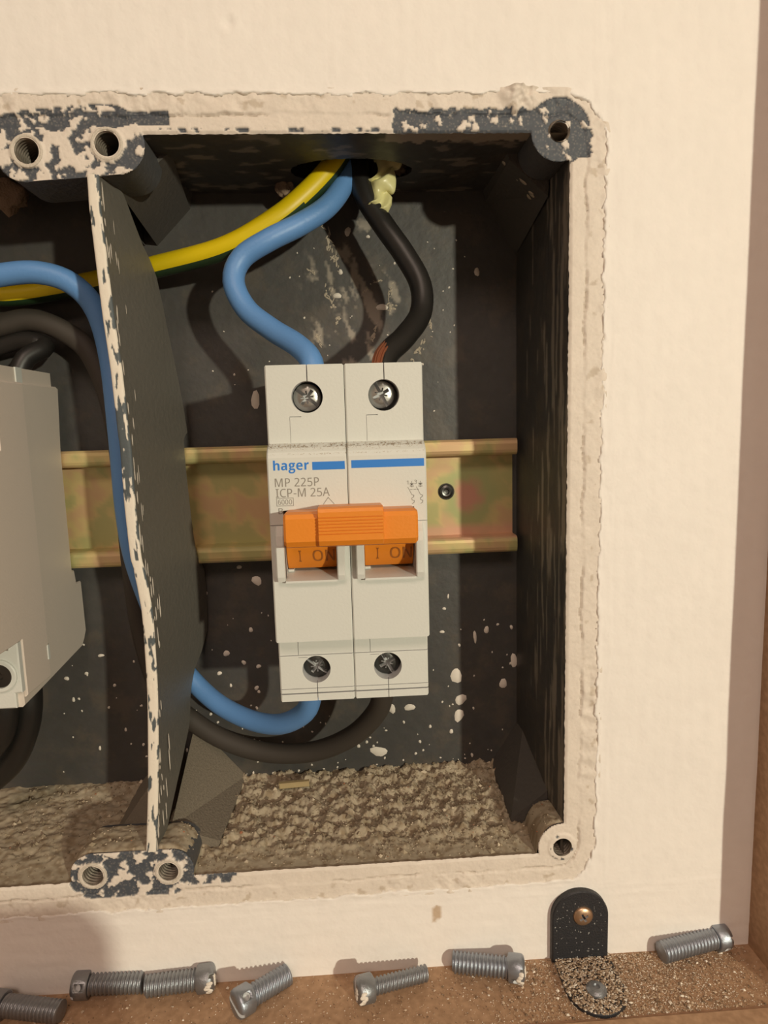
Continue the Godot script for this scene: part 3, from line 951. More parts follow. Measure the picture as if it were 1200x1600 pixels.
func build_breaker() -> void:
	var t := thing("circuit_breaker", "cream two-pole circuit breaker with an orange switch handle, clipped on the rail", "circuit breaker")
	var prof := PackedVector2Array()
	for q in [[-38.8, -33.6], [40.4, -33.6], [40.4, 11.2], [22.9, 11.2], [22.5, 12.6], [21.9, 14.0], [21.0, 15.0], [19.8, 15.6], [-22.6, 15.6], [-22.6, 11.2], [-38.8, 11.2]]:
		prof.append(Vector2(q[0], q[1]))
	for k in 2:
		var x0 := -17.8 if k == 0 else 0.07
		var x1 := -0.07 if k == 0 else 17.8
		var xc := (x0 + x1) * 0.5
		var st := sts()
		extrude(st, prof, [[x0, 0.3], [x0 + 0.3, 0.0], [x1 - 0.3, 0.0], [x1, 0.3]], by_x)
		var pole := CSGCombiner3D.new()
		pole.name = "pole"
		t.add_child(pole, true)
		var body := CSGMesh3D.new()
		body.name = "body"
		body.mesh = done(st)
		body.material = M.cream
		pole.add_child(body, true)
		var hx := -8.5 if k == 0 else 8.9
		csg_hole(pole, Vector3(hx, 33.2, 11.2), 3.55, 9.0)
		csg_box(pole, Vector3(hx + 0.05, 33.0, 9.4), Vector3(hx + 0.27, 42, 13))
		csg_box(pole, Vector3(hx - 4.1, 28.75, 10.4), Vector3(hx - 1.5, 28.9, 12))
		csg_box(pole, Vector3(hx - 4.15, 23.0, 10.9), Vector3(hx - 4.07, 28.9, 12))
		var bx := -9.0 if k == 0 else 8.1
		csg_hole(pole, Vector3(bx, -31.0, 11.2), 3.35, 11.0)
		csg_box(pole, Vector3(bx - 0.02, -40, 9.6), Vector3(bx + 0.14, -31, 13))
		csg_box(pole, Vector3(x0 - 1, -27.45, 10.75), Vector3(x1 + 1, -27.3, 13))
		csg_box(pole, Vector3(x0 - 1, -35.75, 10.8), Vector3(x1 + 1, -35.62, 13))
		csg_box(pole, Vector3(x0 - 1, -37.05, 10.2), Vector3(x1 + 1, -36.75, 13))
		csg_box(pole, Vector3(bx - 4.2, -27.4, 10.8), Vector3(bx - 4.08, -22, 11.5))
		csg_box(pole, Vector3(bx - 4.2, -28.0, 10.8), Vector3(bx - 2.0, -27.9, 11.5))
		var w0 := xc - 5.75
		var w1 := xc + 5.9
		csg_box(pole, Vector3(w0, -8.0, 3.5), Vector3(w1, 8.0, 17))
		# side seam beside the switch guards
		csg_box(pole, Vector3(x0 - 1, 4.65, 14.9), Vector3(x1 + 1, 4.8, 17))
		# guards each side of the switch
		for s in 2:
			st = sts()
			var g0 := w0 - 1.9 if s == 0 else w1
			var g1 := w0 if s == 0 else w1 + 1.9
			extrude(st, PackedVector2Array([Vector2(-7.95, 14.0), Vector2(4.6, 14.0), Vector2(4.6, 15.7), Vector2(2.5, 17.2), Vector2(0.5, 17.7), Vector2(-6.8, 17.7), Vector2(-7.95, 17.3)]), [[g0, 0.25], [g0 + 0.25, 0.0], [g1 - 0.25, 0.0], [g1, 0.25]], by_x)
			obj("switch_guard", done(st), M.cream, t)
		st = sts()
		extrude(st, PackedVector2Array([Vector2(-8.3, 4.0), Vector2(-6.9, 4.0), Vector2(-6.9, 10.6), Vector2(-7.85, 17.2), Vector2(-8.3, 17.2)]), [[w0, 0.0], [w1, 0.0]], by_x)
		obj("sill", done(st), M.cream, t)
		st = sts()
		block(st, Vector3(w0 + 0.1, -6.95, 9.0), Vector3(w0 + 1.5, -6.35, 11.6), 0.1)
		obj("catch", done(st), M.cream, t)
		# toggle barrel
		var arc := PackedVector2Array()
		arc.append(Vector2(-6.0, 3.6))
		arc.append(Vector2(8.0, 3.6))
		for i in 25:
			var a := deg_to_rad(lerp(55.0, 136.0, i / 24.0))
			arc.append(Vector2(1.0 + 10.0 * cos(a), 4.0 + 10.0 * sin(a)))
		st = sts()
		extrude(st, arc, [[w0 + 0.12, 0.15], [w0 + 0.27, 0.0], [w1 - 0.27, 0.0], [w1 - 0.12, 0.15]], by_x)
		var tg := obj("toggle", done(st), M.orange, t)
		var one := text("marking", "I", Rect2(-0.25, -1.6, 0.5, 3.1), 0.0, M.on_ink, tg)
		var on := text("marking", "ON", Rect2(-2.5, -1.6, 5.0, 3.1), 0.0, M.on_ink, tg)
		var tilt := deg_to_rad(24.0)
		for e in [[one, w0 + 3.2], [on, w0 + 8.6]]:
			var o: MeshInstance3D = e[0]
			var local := o.position
			o.rotation.x = tilt
			o.position = Vector3(e[1] * MM, -2.9 * MM, 13.32 * MM) + Basis(Vector3.RIGHT, tilt) * local
		# terminal screws
		for s in 2:
			var at := Vector3(hx - 0.15 - 0.35 * k, 33.2 + 0.3 * k, 7.0) if s == 0 else Vector3(bx, -31.0, 6.6)
			var sc := CSGCombiner3D.new()
			sc.name = "terminal_screw"
			t.add_child(sc, true)
			var head := CSGMesh3D.new()
			head.name = "screw_head"
			st = sts()
			lathe(st, [[0.0, -3.0], [3.2, -3.0], [3.2, 1.3], [2.9, 1.8], [2.2, 2.1], [0.0, 2.3]], at, Vector3(0, 0, 1), 28)
			head.mesh = done(st)
			head.material = M.steel if s == 0 else M.dark_steel
			sc.add_child(head, true)
			var turn := deg_to_rad(38.0 if k == 0 else 62.0)
			for q in 2:
				var cut := csg_box(sc, Vector3(-3.6 if q == 0 else -2.0, -0.38, -0.9), Vector3(3.6 if q == 0 else 2.0, 0.38, 4.0), "slot")
				cut.transform = Transform3D(Basis(Vector3(0, 0, 1), -turn + q * PI / 2), (at + Vector3(0, 0, 2.4)) * MM)
			var star := csg_box(sc, Vector3(-1.5, -0.16, -0.5), Vector3(1.5, 0.16, 4.0), "slot")
			star.transform = Transform3D(Basis(Vector3(0, 0, 1), -turn + PI / 4), (at + Vector3(0, 0, 2.4)) * MM)
			var star2 := csg_box(sc, Vector3(-1.5, -0.16, -0.5), Vector3(1.5, 0.16, 4.0), "slot")
			star2.transform = Transform3D(Basis(Vector3(0, 0, 1), -turn - PI / 4), (at + Vector3(0, 0, 2.4)) * MM)
	# handle bridging both toggles
	var st := sts()
	extrude(st, PackedVector2Array([Vector2(0.9, 12.5), Vector2(7.6, 12.5), Vector2(8.1, 14.0), Vector2(8.6, 23.0), Vector2(8.2, 24.4), Vector2(7.3, 25.0), Vector2(2.4, 25.0), Vector2(1.2, 24.2), Vector2(0.8, 22.8)]), [[-13.9, 0.5], [-13.4, 0.0], [14.2, 0.0], [14.7, 0.5]], by_x)
	var mid := PackedVector2Array([Vector2(0.9, 12.5), Vector2(8.9, 12.5), Vector2(9.7, 24.9), Vector2(9.4, 25.9), Vector2(8.7, 26.3)])
	for i in 6:
		var y := 7.7 - i * 0.7
		mid.append_array(PackedVector2Array([Vector2(y, 26.3), Vector2(y - 0.06, 26.0), Vector2(y - 0.2, 26.0), Vector2(y - 0.26, 26.3)]))
	mid.append_array(PackedVector2Array([Vector2(2.6, 26.3), Vector2(1.5, 25.6), Vector2(1.0, 24.0)]))
	extrude(st, mid, [[-6.55, 0.12], [-6.43, 0.0], [7.15, 0.0], [7.27, 0.12]], by_x)
	obj("switch_handle", done(st), M.orange, t)
	# dust lying on the slope above the label
	st = sts()
	for k in 1500:
		var u := pow(rng.randf(), 0.7)
		var x := rng.randf_range(-17.4, 17.4)
		var y: float = lerp(22.8, 20.3, u)
		var z: float = lerp(11.6, 15.25, sqrt(u))
		crumb(st, Vector3(x, y + 0.1, z), rng.randf_range(0.08, 0.24), 0.4, lin(146, 124, 100).lerp(lin(196, 180, 158), rng.randf()))
	obj("dust", done(st), M.dust, t).set_meta("kind", "stuff")
	# print on the front
	var z := 15.63
	text("lettering", "hager", Rect2(-16.4, 16.35, 7.9, 2.95), z, M.blue_ink, t, 700)
	text("lettering", "MP 225P", Rect2(-16.2, 13.35, 9.8, 1.95), z, M.ink, t)
	text("lettering", "ICP-M 25A", Rect2(-16.1, 11.0, 12.0, 1.95), z, M.ink, t)
	text("lettering", "6000", Rect2(-15.7, 9.4, 3.1, 1.15), z, M.ink, t)
	text("lettering", "B", Rect2(-15.7, 7.3, 1.0, 1.3), z, M.ink, t)
	for b in [[-7.75, 16.95, -0.5, 18.75], [0.95, 17.1, 17.3, 18.85]]:
		obj("printed_bar", block_mesh(Vector3(b[0], b[1], z - 0.05), Vector3(b[2], b[3], z + 0.015), 0.005), M.blue_ink, t)
	st = sts()
	for q in [[-16.0, 9.1, -12.3, 9.1], [-16.0, 10.85, -12.3, 10.85], [-16.0, 9.1, -16.0, 10.85], [-12.3, 9.1, -12.3, 10.85]]: stroke(st, q, z, 0.12)
	for q in [[-5.6, 9.2, -4.5, 10.7], [-4.5, 10.7, -3.2, 9.2]]: stroke(st, q, z, 0.14)
	for dx in [0.0, 1.95]:
		var x: float = 13.5 + dx
		for q in [[x, 12.4, x + 0.85, 10.7], [x + 0.5, 13.1, x + 1.3, 13.1], [x + 0.5, 12.5, x + 1.3, 12.5], [x + 0.55, 13.3, x + 1.25, 12.7], [x + 1.25, 13.3, x + 0.55, 12.7], [x + 0.9, 13.7, x + 0.9, 12.4],
			[x + 0.85, 10.7, x + 1.35, 10.5], [x + 1.35, 10.5, x + 1.3, 10.2], [x + 1.3, 10.2, x + 0.85, 9.9], [x + 0.85, 9.9, x + 0.9, 9.5], [x + 0.9, 9.5, x + 1.4, 9.3], [x + 1.4, 9.3, x + 1.35, 8.9], [x + 1.35, 8.9, x + 0.9, 8.6]]: stroke(st, q, z, 0.13)
	for q in [[14.0, 11.85, 14.5, 11.85], [14.8, 11.85, 15.3, 11.85], [15.5, 11.85, 15.9, 11.85]]: stroke(st, q, z, 0.12)
	obj("printed_symbol", done(st), M.ink, t)
	text("lettering", "1", Rect2(13.3, 13.0, 0.35, 0.9), z, M.ink, t)
	text("lettering", "3", Rect2(15.0, 13.1, 0.6, 0.9), z, M.ink, t)

func stroke(st: SurfaceTool, q: Array, z: float, w: float) -> void:
	var a := Vector3(q[0], q[1], z)
	var b := Vector3(q[2], q[3], z)
	var d := (b - a).normalized()
	var n := Vector3(-d.y, d.x, 0) * w * 0.5
	a -= d * w * 0.4
	b += d * w * 0.4
	quad(st, a - n, b - n, b + n, a + n)

# ------------------------------------------------------------------ the module at the left edge
func build_left_module() -> void:
	var t := thing("power_module", "grey rail-mounted module cut off by the left edge of the photo", "circuit breaker")
	var X := -82.7
	var prof := PackedVector2Array()
	for q in [[-41.0, 1.1], [-40.6, -6.0], [-38.2, -36.5], [-36.4, -38.6], [-34.2, -40.3], [-18.5, -39.8], [-18.2, -36.4], [-14.2, -35.6], [-13.9, -34.0], [21.0, -34.0], [39.4, -36.0], [39.8, -35.0], [39.8, 1.1], [23.0, 1.1], [22.0, 9.0], [20.0, 13.0], [-24.0, 13.0], [-24.0, 1.1]]:
		prof.append(Vector2(q[0], q[1]))
	prof.reverse()
	if Geometry2D.is_polygon_clockwise(prof): prof.reverse()
	var st := sts()
	extrude(st, prof, [[X - 36.0, 0.0], [X - 0.4, 0.0], [X, 0.4]], by_x)
	obj("body", done(st), M.grey, t)
	st = sts()
	block(st, Vector3(X - 36, 39.4, -34.6), Vector3(X - 1.2, 43.6, -2), 0.4)
	obj("top_ridge", done(st), M.grey, t)
	obj("marker_strip", block_mesh(Vector3(X - 1.4, 39.9, -16.8), Vector3(X - 0.9, 43.7, -13.4), 0.1), M.cream, t)
	# seam between the two shell halves, and the raised front half
	st = sts()
	extrude(st, PackedVector2Array([Vector2(-38.6, -13.2), Vector2(39.6, -13.2), Vector2(39.6, 1.2), Vector2(23.2, 1.2), Vector2(22.2, 9.2), Vector2(20.2, 13.2), Vector2(-24.1, 13.2), Vector2(-24.1, 0.4), Vector2(-38.6, 0.4)]), [[X - 35.8, 0.0], [X + 0.3, 0.0], [X + 0.7, 0.4]], by_x)
	obj("front_shell", done(st), M.shell, t)
	# lower terminal cover
	st = sts()
	extrude(st, PackedVector2Array([Vector2(X - 36, -40.8), Vector2(X - 1.3, -40.8), Vector2(X - 1.3, -37.0), Vector2(X + 0.4, -36.8), Vector2(X + 0.4, -24.1), Vector2(X - 36, -24.1)]), [[0.5, 0.0], [2.0, 0.0], [2.3, 0.3]], by_z)
	obj("terminal_cover", done(st), M.cream, t)
	st = sts()
	var c := Vector3(-87.17, -32.18, 2.30)
	lathe(st, [[4.2, 0.0], [4.2, 0.5], [3.9, 0.7], [3.1, 0.7], [3.0, 0.1]], c, Vector3(0, 0, 1), 28)
	obj("terminal_collar", done(st), M.cream, t)
	st = sts()
	lathe(st, [[3.0, 0.1], [2.9, 0.35], [1.0, 0.4], [0.8, 0.15], [0.0, 0.1]], c, Vector3(0, 0, 1), 24)
	obj("terminal_screw", done(st), M.dark_steel, t)
	obj("clip", block_mesh(Vector3(X - 1, -33.6, -13.6), Vector3(X + 0.9, -29.6, -12.0), 0.3), M.cream, t)
	obj("label_window", block_mesh(Vector3(-91.13, -25.80, 2.20), Vector3(-84.46, -23.55, 2.60), 0.05), M.steel, t)

# ------------------------------------------------------------------ cables
func cable(called: String, label: String, pts: Array, r: float, m: Material, col = null) -> MeshInstance3D:
	var st := sts()
	tube(st, curve(pts), r, 28, col)
	var o := obj(called, done(st), m, self)
	tag(o, label, "cable")
	return o

func build_cables() -> void:
	var eg := func(w: float, l: float, e: Vector3) -> Color:
		var c := lin(226, 198, 14)
		var k := Vector2(e.y, e.z).normalized()
		# the green half of the sheath faces down and back
		if e.normalized().dot(Vector3(0.25, -0.78, -0.2)) > 0.3: c = lin(44, 66, 40)
		c.a = 1.0
		return c
	var yw := vmat(0.42)
	cable("earth_cable", "yellow and green earth cable curving from the top entry to the left", [Vector3(3.57, 103.12, -26.00), Vector3(-0.98, 95.45, -24.00), Vector3(-8.00, 87.73, -22.00), Vector3(-16.65, 80.92, -21.00), Vector3(-30.78, 74.33, -23.00), Vector3(-51.23, 71.05, -29.00), Vector3(-67.33, 69.16, -35.00), Vector3(-80.33, 67.12, -36.00), Vector3(-92.88, 65.58, -36.00), Vector3(-106.91, 65.82, -36.00), Vector3(-135, 62, -36), Vector3(-158, 70, -36)], 2.95, yw, eg)
	cable("blue_cable", "light blue cable bending from the top entry into the breaker's upper left terminal", [Vector3(4.71, 100.21, -29.00), Vector3(1.96, 91.74, -26.00), Vector3(-2.72, 84.46, -22.00), Vector3(-9.87, 79.14, -19.00), Vector3(-18.19, 74.71, -17.00), Vector3(-25.34, 70.35, -17.00), Vector3(-27.66, 64.26, -16.00), Vector3(-24.48, 56.96, -14.00), Vector3(-17.78, 51.13, -10.00), Vector3(-11.18, 46.46, -5.00), Vector3(-7.69, 41.98, -1.00), Vector3(-7.42, 35.14, 1.00)], 2.85, M.blue_wire)
	cable("black_cable", "black cable bowing right from the top entry to the upper right terminal", [Vector3(5.95, 106.35, -28.00), Vector3(5.94, 96.17, -27.00), Vector3(7.36, 88.08, -25.00), Vector3(11.95, 80.31, -24.00), Vector3(17.48, 71.77, -22.00), Vector3(21.43, 63.46, -20.00), Vector3(20.93, 55.46, -17.00), Vector3(15.96, 48.66, -11.00), Vector3(10.87, 43.59, -6.00), Vector3(8.85, 36.44, -2.00)], 3.0, M.black_rubber)
	var st := sts()
	for k in 5:
		var o := Vector3(-1.2 + 0.5 * k, 0.2 * (k % 2), 1.5 + 0.4 * (k % 3))
		tube(st, curve([Vector3(11.42, 46.95, -8.00) + o, Vector3(9.17, 44.05, -4.00) + o, Vector3(7.92, 40.17, 0.00) + o]), 0.3, 8)
	var cs := obj("copper_strands", done(st), M.copper, self)
	tag(cs, "bare copper strands beside the black cable above the breaker", "wire")
	cable("blue_cable", "long blue cable running behind the partition to the breaker's lower left terminal", [Vector3(-158, 74, -24), Vector3(-125, 69, -22), Vector3(-99.65, 65.45, -20.00), Vector3(-88.15, 67.66, -20.00), Vector3(-78.39, 68.15, -20.00), Vector3(-70.56, 65.50, -21.00), Vector3(-65.59, 58.88, -23.00), Vector3(-63.60, 46.46, -25.00), Vector3(-62.20, 25.59, -23.00), Vector3(-62.14, 4.24, -23.50), Vector3(-61.27, -10.82, -25.50), Vector3(-58.68, -28.77, -31.50), Vector3(-55.65, -41.85, -36.00), Vector3(-49.46, -51.45, -36.00), Vector3(-41.01, -57.00, -31.00), Vector3(-30.49, -59.24, -24.00), Vector3(-21.27, -57.43, -17.00), Vector3(-14.10, -51.63, -11.00), Vector3(-11.75, -45.30, -8.00), Vector3(-10.91, -40.02, -6.00)], 2.9, M.blue_wire)
	cable("black_cable", "dusty black cable looping low behind the partition to the lower right terminal", [Vector3(-158, 58, -30), Vector3(-130, 56, -31), Vector3(-107.14, 54.09, -31.00), Vector3(-94.79, 56.78, -31.00), Vector3(-86.02, 57.99, -31.00), Vector3(-77.62, 54.70, -31.00), Vector3(-70.66, 48.07, -31.00), Vector3(-66.07, 32.82, -31.00), Vector3(-64.58, 10.81, -31.00), Vector3(-64.65, -12.18, -32.50), Vector3(-65.13, -34.43, -37.80), Vector3(-60.97, -54.26, -38.70), Vector3(-51.75, -64.41, -38.00), Vector3(-40.79, -71.09, -36.00), Vector3(-27.58, -74.15, -33.00), Vector3(-13.30, -71.95, -28.00), Vector3(-1.37, -64.20, -21.00), Vector3(6.16, -53.52, -14.00), Vector3(7.95, -44.00, -9.00)], 3.0, M.black_dusty if M.has("black_dusty") else mat(62, 56, 50, 0.7))
	cable("black_cable", "short black cable arching into the top of the grey left module", [Vector3(-158, 50, -34), Vector3(-132, 48, -33), Vector3(-108.92, 48.24, -33.00), Vector3(-96.34, 51.49, -33.00), Vector3(-88.72, 52.79, -32.00), Vector3(-82.81, 50.51, -30.00), Vector3(-86.5, 47.0, -26.0), Vector3(-89.0, 40.5, -24.0)], 2.6, M.black_rubber)
	cable("black_cable", "thick black cable curving down from under the grey left module", [Vector3(-87.64, -38.51, -12.00), Vector3(-88.09, -46.63, -12.00), Vector3(-91.26, -55.68, -14.00), Vector3(-97.47, -65.37, -17.00), Vector3(-108.02, -74.18, -20.00)], 3.3, M.black_rubber)
	cable("black_cable", "black cable at the left edge hanging under the grey module", [Vector3(-91.02, -38.55, -6.00), Vector3(-91.32, -44.66, -6.00), Vector3(-94.43, -52.54, -8.00), Vector3(-101.85, -60.93, -11.00)], 3.3, M.black_rubber)
	# twisted end of a pale plastic sleeve
	st = sts()
	var axis := curve([Vector3(14.05, 99.72, -27.00), Vector3(13.11, 95.06, -25.00), Vector3(11.19, 90.17, -24.00), Vector3(11.35, 85.60, -23.00), Vector3(10.62, 83.98, -23.00)], 0.5)
	var rings := []
	for i in axis.size():
		var f := float(i) / (axis.size() - 1)
		var w := 0.75 + 0.25 * sin(f * 14.0) - 0.35 * smoothstep(0.9, 1.0, f)
		var row := PackedVector3Array()
		var tw := 0.5 * sin(f * 13.0)
		for k in 20:
			var a := TAU * k / 20.0
			var e := Vector2(cos(a) * 4.3, sin(a) * 1.7 + 0.9 * sin(cos(a) * 4.0 + f * 12.0)) * w
			e = e.rotated(tw)
			row.append(axis[i] + Vector3(e.x, e.x * 0.55 * cos(f * 15.0) + 0.3 * sin(a * 3.0), e.y))
		rings.append(row)
	st.set_smooth_group(0)
	for i in rings.size() - 1:
		for k in 20:
			var j := (k + 1) % 20
			quad(st, rings[i][k], rings[i + 1][k], rings[i + 1][j], rings[i][j])
	for k in 20:
		tri(st, axis[-1], rings[-1][(k + 1) % 20], rings[-1][k])
	var sl := obj("plastic_sleeve", done(st), M.pale_plastic, self)
	tag(sl, "crumpled pale yellow plastic sleeve end hanging from the top entry", "sleeve")
	# crumbling plaster at the top left and around the cable entry
	for q in [[Vector3(-89.06, 91.42, -30.00), 6.0, "brown plaster lump hanging in the dark upper left corner"], [Vector3(-14.71, 93.43, -34.00), 3.4, "brownish plaster crust left of the cable entry"], [Vector3(17.90, 97.56, -32.00), 2.6, "plaster scrap right of the pale plastic sleeve"]]:
		var m := field(steps([[0.0, TAU, TAU / 28.0]]), steps([[0.0, PI, PI / 16.0]]),
			func(a, b):
				var e := Vector3(cos(a) * sin(b), -cos(b), sin(a) * sin(b))
				return q[0] + e * q[1] * (0.8 + 0.45 * n_mid.get_noise_3d(e.x * 5.0 + q[1], e.y * 5.0, e.z * 5.0)) * Vector3(1.0, 1.0, 0.7))
		var o := obj("plaster_lump", m, M.plaster if M.has("plaster") else grain(mat(150, 128, 108, 0.95), 0.05, 0.8, 40.0), self)
		tag(o, q[2], "plaster")

# ------------------------------------------------------------------ bracket
func build_bracket() -> void:
	var t := thing("angle_bracket", "small black angle bracket screwed to the wall and wooden ledge", "bracket")
	var a := Vector2(51.52, -121.20)
	var b := Vector2(67.18, -120.47)
	var top := Vector2(59.01, -100.88).y
	var x0 := a.x
	var x1 := b.x
	var r := (x1 - x0) * 0.5
	var poly := PackedVector2Array([Vector2(x0, -121.9), Vector2(x1, -121.9)])
	for k in 25:
		var w := PI * k / 24.0
		poly.append(Vector2((x0 + x1) * 0.5 + cos(w) * r, top - r + sin(w) * r))
	var st := sts()
	extrude(st, poly, [[0.5, 0.0], [2.1, 0.0], [2.4, 0.3]], by_z)
	obj("upright_leg", done(st), M.black, t)
	var c := Vector3(Vector2(60.02, -108.11).x, Vector2(60.02, -108.11).y, 2.3)
	cross_screw("wall_screw", c, 2.75, M.brass, t)
	st = sts()
	for k in 70:
		var p := Vector3(rng.randf_range(x0 + 0.6, x1 - 0.6), rng.randf_range(-121, top - 2.5), 2.38)
		drop(st, p, Vector3(rng.randf_range(0.06, 0.25), 0, 0), Vector3(0, rng.randf_range(0.06, 0.3), 0), Vector3(0, 0, 1), 0.06)
	obj("paint_flecks", done(st), mat(150, 148, 146, 0.8), t).set_meta("kind", "stuff")
	# foot on the ledge: polygon in (z, x)
	var f0 := Vector2(52.30, 5.12)
	var f1 := Vector2(68.72, 3.98)
	var fe := Vector2(57.67, 20.10)
	var fx := (x0 + x1) * 0.5 + 0.6
	var foot := PackedVector2Array([Vector2(0.8, fx - r), Vector2(fe.y - r, fx - r)])
	for k in 21:
		var w := -PI / 2 + PI * k / 20.0
		foot.append(Vector2(fe.y - r + cos(w) * r, fx + sin(w) * r))
	foot.append(Vector2(0.8, fx + r))
	st = sts()
	extrude(st, foot, [[-122.05, 0.0], [-121.2, 0.0], [-120.9, 0.3]], by_y)
	obj("ledge_leg", done(st), M.black, t)
	st = sts()
	lathe(st, [[2.7, 0.0], [2.6, 0.5], [1.9, 1.1], [0.9, 1.2], [0.7, 0.7], [0.0, 0.6]], Vector3(fx, -120.95, fe.y - r + 0.6), Vector3.UP, 24)
	obj("ledge_screw", done(st), M.dull_zinc, t)
	st = sts()
	for k in 3000:
		var p := Vector2(fx + rng.randf_range(-r, r), rng.randf_range(1.0, fe.y))
		if p.y > fe.y - r and Vector2(p.x - fx, p.y - fe.y + r).length() > r: continue
		crumb(st, Vector3(p.x, -120.8, p.y), rng.randf_range(0.1, 0.5), 0.5, dust_c().darkened(0.12))
	obj("dust", done(st), M.dust, t).set_meta("kind", "stuff")

func cross_screw(called: String, at: Vector3, r: float, m: Material, parent: Node) -> void:
	var sc := CSGCombiner3D.new()
	sc.name = called
	parent.add_child(sc, true)
	var head := CSGMesh3D.new()
	head.name = "screw_head"
	var st := sts()
	lathe(st, [[0.0, -1.0], [r, -1.0], [r, 0.3], [r * 0.85, 0.7], [r * 0.5, 1.0], [0.0, 1.1]], at, Vector3(0, 0, 1), 28)
	head.mesh = done(st)
	head.material = m
	sc.add_child(head, true)
	for k in 2:
		var cut := csg_box(sc, Vector3(-1.25, -0.32, -0.9), Vector3(1.25, 0.32, 2.0), "slot")
		cut.transform = Transform3D(Basis(Vector3(0, 0, 1), 0.5 + k * PI / 2), (at + Vector3(0, 0, 1.1)) * MM)

func dust_c() -> Color:
	var k := rng.randf()
	var c := lin(168, 140, 112).lerp(lin(206, 184, 160), rng.randf())
	if k > 0.8: c = lin(236, 224, 208)
	elif k < 0.25: c = lin(120, 98, 78)
	c.a = 1.0
	return c

# ------------------------------------------------------------------ loose screws on the ledge
func make_screw(from: Vector3, to: Vector3, r: float, head_r: float, head_l: float, m: Material, hole: float, label: String, slot := -1.0, painted := 0.0) -> void:
	var t := thing("cover_screw", label, "screw", "cover screws lying on the wooden ledge")
	t.position = from * MM
	var d := (to - from).normalized()
	var x := d
	var z := x.cross(Vector3.UP).normalized()
	if z.z < 0.0: z = -z
	var y := z.cross(x).normalized()
	t.basis = Basis(x, y, z)
	var L := from.distance_to(to)
	var st := sts()
	thread(st, Vector3.ZERO, Vector3.RIGHT, r, r * 0.2, 1.05, head_l - 0.1, L)
	obj("shank", done(st), m, t)
	var h := CSGCombiner3D.new()
	h.name = "head"
	t.add_child(h, true)
	var b := CSGMesh3D.new()
	b.name = "head_body"
	st = sts()
	lathe(st, [[0.0, 0.0], [head_r - 1.3, 0.0], [head_r - 0.6, 0.2], [head_r - 0.15, 0.6], [head_r, 1.1], [head_r, head_l - 0.25], [head_r - 0.3, head_l], [0.0, head_l]], Vector3.ZERO, Vector3.RIGHT, 32)
	b.mesh = done(st)
	b.material = m
	h.add_child(b, true)
	if hole > -10.0:
		var c := CSGCylinder3D.new()
		c.radius = 0.95 * MM
		c.height = 3.4 * MM
		c.sides = 20
		c.operation = CSGShape3D.OPERATION_SUBTRACTION
		c.name = "seal_hole"
		c.transform = Transform3D(Basis(Vector3.RIGHT, hole) * Basis(Vector3.RIGHT, PI / 2), (Vector3(head_l * 0.5, 0, 0) + Basis(Vector3.RIGHT, hole) * Vector3(0, 0, head_r)) * MM)
		h.add_child(c, true)
	if painted > 0.0:
		st = sts()
		for k in 5:
			var w := 0.2 + 0.25 * k * painted
			var n := Vector3(0, sin(w - 0.5), cos(w - 0.5))
			drop(st, Vector3(0.9 + 0.4 * (k % 3), 0, 0) + n * (head_r - 0.05), Vector3(0.8, 0, 0), Vector3(0, n.z, -n.y) * 0.6, n, 0.25)
			drop(st, Vector3(0.0, (k - 2) * 0.5, 0.9 + 0.3 * (k % 2)), Vector3(0, 0.5, 0), Vector3(0, 0, 0.8), Vector3(-1, 0, 0), 0.3)
		obj("paint_spot", done(st), M.old_paint, t)
	if slot > -0.5:
		var c := CSGBox3D.new()
		c.size = Vector3(2.4, 1.1, head_r * 3.0) * MM
		c.operation = CSGShape3D.OPERATION_SUBTRACTION
		c.name = "slot"
		c.transform = Transform3D(Basis(Vector3.RIGHT, slot), Vector3.ZERO)
		h.add_child(c, true)

func build_screws() -> void:
	var y := -122.0
	make_screw(Vector3(-97.21, -118.60, 5.69), Vector3(-77.58, -119.20, 9.20), 2.7, 3.5, 4.6, M.dull_zinc, -20.0, "zinc screw at the left edge, only its threaded end in view")
	make_screw(Vector3(-77.49, -118.60, 1.70), Vector3(-59.19, -119.20, 1.65), 2.75, 3.5, 4.5, M.dull_zinc, -0.5, "dull zinc screw with its drilled head to the left, beneath the partition", 0.3)
	make_screw(Vector3(-40.09, -118.60, 2.32), Vector3(-58.07, -119.20, 3.17), 2.75, 3.5, 4.6, M.dull_zinc, -20.0, "zinc screw touching another tip to tip, head right with paint on it", 0.8, 0.8)
	make_screw(Vector3(-33.37, -118.40, 12.15), Vector3(-20.69, -119.20, 2.54), 2.75, 3.6, 4.6, M.zinc, -0.9, "zinc screw lying slantwise, drilled head towards the viewer", 0.3)
	make_screw(Vector3(-2.54, -118.50, 10.33), Vector3(16.41, -119.80, 4.74), 2.1, 3.4, 4.6, M.dull_zinc, -20.0, "thin dark screw with a paint-filled slotted head, middle of the ledge", 1.2, 0.7)
	make_screw(Vector3(42.61, -118.60, 7.11), Vector3(24.07, -119.20, 2.46), 2.75, 3.5, 4.4, M.zinc, -0.4, "zinc screw against the wall left of the black bracket, painted head", 0.5, 1.0)
	make_screw(Vector3(102.05, -118.40, 0.65), Vector3(81.48, -119.20, 4.28), 2.75, 3.5, 4.4, M.zinc, -0.5, "bright zinc screw in the right corner of the ledge", 0.4)

